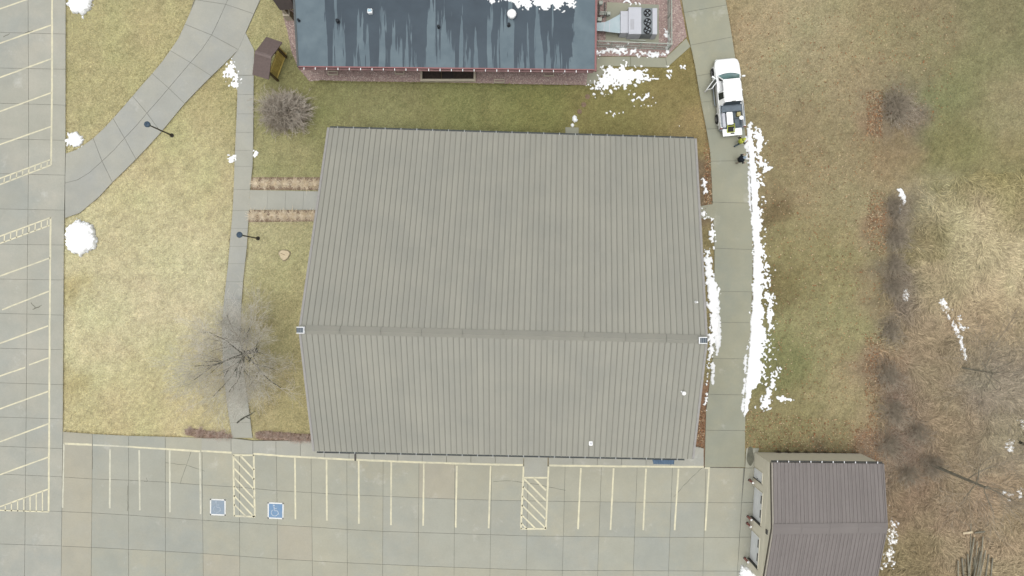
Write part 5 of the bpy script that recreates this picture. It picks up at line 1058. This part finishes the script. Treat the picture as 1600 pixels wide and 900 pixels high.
# ------------------------------------------------------------------ people
def person(loc, rz, lab, J, mats, zoff=0):
    """J: joints of one connected figure; skin surface grown over them"""
    t = thing('person', loc, lab, 'person', rz=rz, local=True)
    V_, E_, Rd, T_ = [], [], [], []; ids = {}
    def add(nm, p, r, tagm, par=None):
        ids[nm] = len(V_); V_.append(p); Rd.append(r)
        if par: E_.append((ids[par], ids[nm])); T_.append(tagm)
    for nm, p, r, tm, par in J: add(nm, p, r, tm, par)
    me = bpy.data.meshes.new('body'); me.from_pydata(V_, E_, []); o = bpy.data.objects.new('body', me); C.objects.link(o)
    md = o.modifiers.new('skin', 'SKIN'); 
    for i, r in enumerate(Rd): me.skin_vertices[0].data[i].radius = (r if isinstance(r, tuple) else (r, r))
    me.skin_vertices[0].data[0].use_root = True; md.use_smooth_shade = True
    s2 = o.modifiers.new('sub', 'SUBSURF'); s2.levels = 2; s2.render_levels = 2
    dg = bpy.context.evaluated_depsgraph_get(); ev = o.evaluated_get(dg); nm = bpy.data.meshes.new_from_object(ev); o.modifiers.clear(); o.data = nm; bpy.data.meshes.remove(me)
    nm.materials.clear()
    for m_ in mats: nm.materials.append(m_)
    A_ = np.array([V_[a] for a, b_ in E_], float); B_ = np.array([V_[b_] for a, b_ in E_], float); rb_ = np.array([(max(np.atleast_1d(Rd[a])) + max(np.atleast_1d(Rd[b_]))) / 2 for a, b_ in E_])
    mi = []
    for pl in nm.polygons:
        c = np.array(pl.center); ab = B_ - A_; t_ = np.clip(((c - A_) * ab).sum(1) / (ab * ab).sum(1), 0, 1); d_ = np.linalg.norm(A_ + ab * t_[:, None] - c, axis=1) - rb_; mi.append(T_[int(np.argmin(d_))])
    nm.polygons.foreach_set('material_index', mi); nm.polygons.foreach_set('use_smooth', [True] * len(mi))
    o.parent = t; OFF[o] = (0, 0, 0); return t
def hand(s, wr, d, par, out):
    """palm, four fingers and thumb, slightly curled"""
    d = Vector(d).normalized(); side = Vector((0, 1, 0)) if abs(d.y) < .7 else Vector((1, 0, 0)); side = (side - d * side.dot(d)).normalized(); nrm = d.cross(side); w = Vector(wr); pm = w + d * .07; out.append((f'palm{s}', tuple(pm), (.034, .018), 3, par))
    for k, (u, ln) in enumerate(((-.030, .07), (-.010, .085), (.010, .08), (.030, .062))):
        a = pm + side * u + d * .03; out.append((f'k{s}{k}', tuple(a), .0095, 3, f'palm{s}')); b_ = a + d * ln * .55 + nrm * .008; out.append((f'm{s}{k}', tuple(b_), .009, 3, f'k{s}{k}')); c = b_ + d * ln * .35 + nrm * .025; out.append((f't{s}{k}', tuple(c), .008, 3, f'm{s}{k}'))
    a = w + side * -.04 + d * .035; out.append((f'th{s}', tuple(a), .010, 3, par)); out.append((f'tt{s}', tuple(a + (d * .9 - side * .5).normalized() * .05 + nrm * .01), .009, 3, f'th{s}'))
def figure(footL, footR, armL, armR, lean=0.0, head_f=.06):
    """x = forward, y = left"""
    J = [('pel', (0, 0, .95), (.15, .12), 0, None), ('wst', (lean * .25, 0, 1.12), (.15, .12), 1, 'pel'), ('chs', (lean * .7, 0, 1.34), (.18, .14), 1, 'wst'), ('nck', (lean + .01, 0, 1.50), .065, 1, 'chs'), ('nk2', (lean + .03, 0, 1.56), .058, 3, 'nck'), ('hd', (lean + head_f, 0, 1.66), (.085, .095), 3, 'nk2'), ('hd2', (lean + head_f + .0, 0, 1.74), (.07, .08), 3, 'hd')]
    for s, f, nm in ((1, footL, 'L'), (-1, footR, 'R')):
        kx_ = f[0] * .5 + .05; J += [('hip' + nm, (0, s * .10, .88), .10, 0, 'pel'), ('kne' + nm, (kx_, s * .11 + f[1] * .5, .49), .068, 0, 'hip' + nm), ('ank' + nm, (f[0], s * .11 + f[1], .09), .05, 0, 'kne' + nm), ('bal' + nm, (f[0] + .13, s * .12 + f[1], .045), .042, 2, 'ank' + nm), ('toe' + nm, (f[0] + .2, s * .125 + f[1], .035), .032, 2, 'bal' + nm)]
    for s, (el, wr), nm in ((1, armL, 'L'), (-1, armR, 'R')):
        sh = (lean * .9, s * .20, 1.42); J += [('sh' + nm, sh, .075, 1, 'chs'), ('el' + nm, (lean * .9 + el[0], s * (.20 + el[1]), el[2]), .055, 1, 'sh' + nm), ('wr' + nm, (lean * .9 + wr[0], s * (.20 + wr[1]), wr[2]), .033, 1, 'el' + nm)]
        e_ = Vector(J[-2][1]); w_ = Vector(J[-1][1]); hand(nm, w_, w_ - e_, 'wr' + nm, J)
    return J
m_skin = M('skin', alb(200, 160, 138), .6, var=.05); m_jeans = M('blue_grey_jeans', alb(96, 114, 124), .9, var=.2, scale=8); m_boot = M('dark_boots', alb(40, 40, 40), .8); m_jkt = M('dark_work_jacket', alb(70, 68, 62), .9); m_blk = M('black_jacket', alb(32, 38, 46), .85); m_khaki = M('tan_trousers', alb(176, 166, 150), .9); m_cap = M('light_blue_cap', alb(150, 170, 188), .8); m_hair = M('brown_hair', alb(60, 48, 40), .8)
def face(t, x, z, hatm, brim=True):
    for s in (-1, 1):
        obj('eye', MB().lathe((x + .082, s * .032, z + .01), [(.004, -.012), (.012, -.004), (.012, .004), (.004, .012)], 8, 'x'), m_dark, t); obj('ear', MB().bbox((x + .0, s * .092, z), (.03, .02, .06), .008), m_skin, t)
    obj('nose', MB().loft([[Vector((x + .08, q * .012, z + .02)) for q in (-1, 1)] + [Vector((x + .085, 0, z + .025))], [Vector((x + .085, q * .018, z - .02)) for q in (-1, 1)] + [Vector((x + .112, 0, z - .015))]]), m_skin, t); obj('mouth', MB().box((x + .086, 0, z - .045), (.01, .05, .01)), m_red2, t)
    c = obj('cap', MB().lathe((x - .005, 0, z + .03), [(.104, 0), (.108, .03), (.095, .085), (.055, .12), (.01, .13)], 14), hatm, t, smooth=True)
    if brim: obj('brim', MB().loft([[Vector((x + a_, b_, z + .035 + k)) for a_, b_ in ((.05, -.085), (.14, -.06), (.165, 0), (.14, .06), (.05, .085))] for k in (0, .012)]), hatm, c)
    obj('hair', MB().lathe((x - .02, 0, z - .03), [(.08, -.02), (.094, .02), (.098, .07)], 12), m_hair, t)
# walker in a yellow vest, heading right towards the verge
J1 = figure((.22, 0), (-.26, .02), ((-.1, .10, 1.16), (.10, .14, .98)), ((.14, .10, 1.18), (.34, .04, 1.10)), .08)
p1 = person(P(1150, 225.5, TOPZ), R(28), 'person in a yellow vest and blue-grey jeans walking behind the tailgate', J1, [m_jeans, m_jkt, m_boot, m_skin])
vs = MB().loft([[Vector((x0_ + a_ * math.cos(u), b_ * math.sin(u), z)) for u in np.linspace(0, 6.283, 15)[:-1]] for x0_, a_, b_, z in ((.02, .165, .19, 1.02), (.04, .17, .20, 1.2), (.06, .175, .225, 1.36), (.075, .13, .21, 1.47), (.08, .09, .10, 1.525))]); obj('vest', vs, m_yell, p1, smooth=True)
face(p1, .14, 1.68, m_yell, True)
# standing figure in black, legs apart
J2 = figure((.10, .10), (-.14, -.02), ((.05, .14, 1.15), (.26, .12, 1.06)), ((.02, .14, 1.15), (.20, .12, .98)), .02)
p2 = person(P(1151, 252.5, TOPZ), R(14), 'person in black jacket, tan trousers and light cap standing by the snowbank', J2, [m_khaki, m_blk, m_boot, m_skin])
jk = MB().loft([[Vector((x0_ + a_ * math.cos(u), b_ * math.sin(u), z)) for u in np.linspace(0, 6.283, 17)[:-1]] for x0_, a_, b_, z in ((.01, .20, .23, .86), (.01, .20, .24, 1.0), (.015, .21, .265, 1.25), (.02, .19, .27, 1.38), (.02, .14, .22, 1.47), (.02, .085, .09, 1.54))]); obj('jacket', jk, m_blk, p2, smooth=True)
face(p2, .08, 1.68, m_cap, True)
# ------------------------------------------------------------------ grass: blades on the lawns, matted straw in the rough field (nobody could count it)
hard = [[(-80, -80), (103, -80), (103, 240), (101, 675), (313, 684), (313, 705), (1170, 731), (1186, 700), (1186, 1000), (-80, 1000)],
        [(306, 0), (340, -62), (430, -45), (397, 22), (384, 52), (397, 78), (371, 112), (362, 91), (331, 119), (252, 207), (176, 285), (125, 333), (102, 341), (103, 240), (146, 216), (207, 150), (266, 79), (289, 38)],
        [(FL(y), y) for y in range(112, 685, 12)] + [(FR(y), y) for y in range(684, 90, -12)], [(388, 277), (505, 277), (497, 347), (387, 347)],
        [(DL(y), y) for y in range(-60, 731, 12)] + [(DR(y), y) for y in range(730, -61, -12)],
        [(524, 212), (1080, 228), (1085, 523), (1072, 692), (502, 680), (487, 508)], [(1186, 712), (1366, 716), (1375, 920), (1172, 920)],
        GB[0][1], GB[1][1], [(p[0], p[1]) for p in [(932, 88), (1040, 89), (1072, 60), (1079, 73), (1042, 106), (945, 104), (928, 131), (916, 131)]], [(883.5, 199), (904, 199.5), (904, 222), (883.5, 222)],
        [(450, -60), (932, -60), (932, 100), (470, 100)], [(316, 684), (1100, 688), (1100, 731), (316, 705)], [(286, 668), (362, 676), (362, 690), (286, 684)], [(396, 672), (490, 676), (490, 700), (396, 690)]]
n = 420000
q = np.c_[rng.uniform(-20, 1640, n), rng.uniform(-25, 925, n)]; ok = np.ones(n, bool)
for poly in hard: ok &= ~pip(q[:, 0], q[:, 1], poly)
rw = rough_w(q[:, 0], q[:, 1]); lawn = q[ok & (rng.random(n) > rw)]
def blades(name, q, length, width, zup, lab, jit, flow=None, segs=1, gain=1.0):
    m_ = len(q); wx_ = (q[:, 0] - 800) * .05; wy_ = (450 - q[:, 1]) * .05; col = ground_rgb(q[:, 0], q[:, 1]) * rng.uniform(1 - jit, 1 + jit, (m_, 1)) * np.array([1.18, 1.14, 1.08]) * gain
    ang = rng.uniform(0, 6.283, m_) if flow is None else flow + rng.normal(0, .45, m_); L_ = rng.uniform(*length, m_); wd = rng.uniform(*width, m_); zt = rng.uniform(*zup, m_); z0 = np.full(m_, -.03)
    dx, dy = np.cos(ang), np.sin(ang)
    if segs == 1:
        V = np.stack([np.stack([wx_ - dy * wd, wy_ + dx * wd, z0], -1), np.stack([wx_ + dy * wd, wy_ - dx * wd, z0], -1), np.stack([wx_ + dx * L_, wy_ + dy * L_, z0 + zt], -1)], 1).reshape(-1, 3); F = np.arange(3 * m_).reshape(-1, 3); cc = np.repeat(col, 3, 0)
    else:
        bend = rng.normal(0, .6, m_); d2x, d2y = np.cos(ang + bend), np.sin(ang + bend); mx, my = wx_ + dx * L_ * .5, wy_ + dy * L_ * .5
        V = np.stack([np.stack([wx_ - dy * wd, wy_ + dx * wd, z0], -1), np.stack([wx_ + dy * wd, wy_ - dx * wd, z0], -1), np.stack([mx + dy * wd, my - dx * wd, z0 + zt], -1), np.stack([mx - dy * wd, my + dx * wd, z0 + zt], -1), np.stack([mx + d2x * L_ * .5, my + d2y * L_ * .5, z0 + zt * .7], -1)], 1).reshape(-1, 3)
        b5 = 5 * np.arange(m_)[:, None]; F = np.concatenate([b5 + np.array([[0, 1, 2]]), b5 + np.array([[0, 2, 3]]), b5 + np.array([[3, 2, 4]])], 0); cc = np.repeat(col, 5, 0)
    o = bpy.data.objects.new(name, poly_mesh(name, V, F, m_blade, cc)); C.objects.link(o); return tag(o, lab, kind='stuff')
blades('lawn_grass', lawn, (.06, .17), (.008, .022), (.02, .07), 'short dormant lawn and field grass', .36)
edges = [[(103.2, y) for y in range(-20, 240, 4)], [(100.5 - (y - 341) * .006, y) for y in range(342, 676, 4)], [(x, lawn_edge(x) - .5) for x in range(100, 286, 4)], [p for s in IN for p in dense(s, 6)], [p for s in OUT[2:] for p in dense(s, 6)],
         [(FL(y) - .2, y) for y in range(112, 680, 4)], [(FR(y) + .2, y) for y in list(range(92, 276, 4)) + list(range(348, 680, 4))], [(DL(y) - .2, y) for y in range(72, 260, 4)], [(DR(y) + .3, y) for y in range(-20, 200, 4)], [(x, 128 + (x - 500) * .012) for x in range(490, 916, 4)]]
eq = []
for e_ in edges:
    for (xa, ya), (xb, yb) in zip(e_[:-1], e_[1:]):
        for _ in range(int(9 * math.hypot(xb - xa, yb - ya) / 4) + 2):
            t_ = random.random(); eq.append((xa + (xb - xa) * t_ + random.gauss(0, .8), ya + (yb - ya) * t_ + random.gauss(0, .8)))
eq = np.array(eq); blades('edge_grass', eq, (.05, .14), (.012, .03), (.09, .13), 'shaggy grass fringe along the edges of the paving', .35, gain=.92)
n2 = 120000; q2 = np.c_[rng.uniform(1370, 1650, n2), rng.uniform(270, 930, n2)]; ok = rng.random(n2) < rough_w(q2[:, 0], q2[:, 1])
for poly in hard: ok &= ~pip(q2[:, 0], q2[:, 1], poly)
q2 = q2[ok]; fl = 9 * fbm(q2[:, 0] / 38, q2[:, 1] / 38, 91, 2)
blades('straw_grass', q2, (.3, .9), (.010, .026), (.05, .28), 'tall dead straw-coloured grass matted flat at the right', .36, fl, 2, 1.2)
lit = np.r_[scatter([(1352, 140), (1380, 140), (1378, 215), (1355, 215)], 500), scatter([(1355, 300), (1385, 300), (1385, 400), (1355, 390)], 500), scatter([(1350, 520), (1420, 520), (1440, 720), (1390, 760), (1355, 712)], 2600), scatter([(1100, 215), (1110, 235), (1113, 320), (1100, 330)], 350), scatter([(1092, 640), (1102, 640), (1100, 706), (1088, 706)], 250), scatter([(1160, 640), (1360, 660), (1360, 710), (1166, 700)], 900), scatter([(1180, 230), (1380, 200), (1380, 640), (1220, 620)], 1600), scatter([(1150, 20), (1500, 10), (1480, 200), (1170, 180)], 900)]
m_ = len(lit); wx_ = (lit[:, 0] - 800) * .05; wy_ = (450 - lit[:, 1]) * .05; s_ = rng.uniform(.03, .08, m_); a_ = rng.uniform(0, 6.28, m_); zt_ = rng.uniform(-.02, .06, (m_, 4))
V = np.stack([np.stack([wx_ + s_ * np.cos(a_ + k * 1.5708) * (1 if k % 2 else .55), wy_ + s_ * np.sin(a_ + k * 1.5708) * (1 if k % 2 else .55), zt_[:, k] + .01], -1) for k in range(4)], 1).reshape(-1, 3)
cl_ = np.array([alb(*c)[:3] for c in ((168, 118, 84), (196, 160, 120), (132, 96, 72), (212, 190, 156), (150, 122, 96))])[rng.integers(0, 5, m_)]
o = bpy.data.objects.new('leaf_litter', poly_mesh('leaf_litter', V, np.arange(4 * m_).reshape(-1, 4), m_blade, np.repeat(cl_, 4, 0))); C.objects.link(o); tag(o, 'fallen brown leaves scattered over turf and under shrubs', kind='stuff')
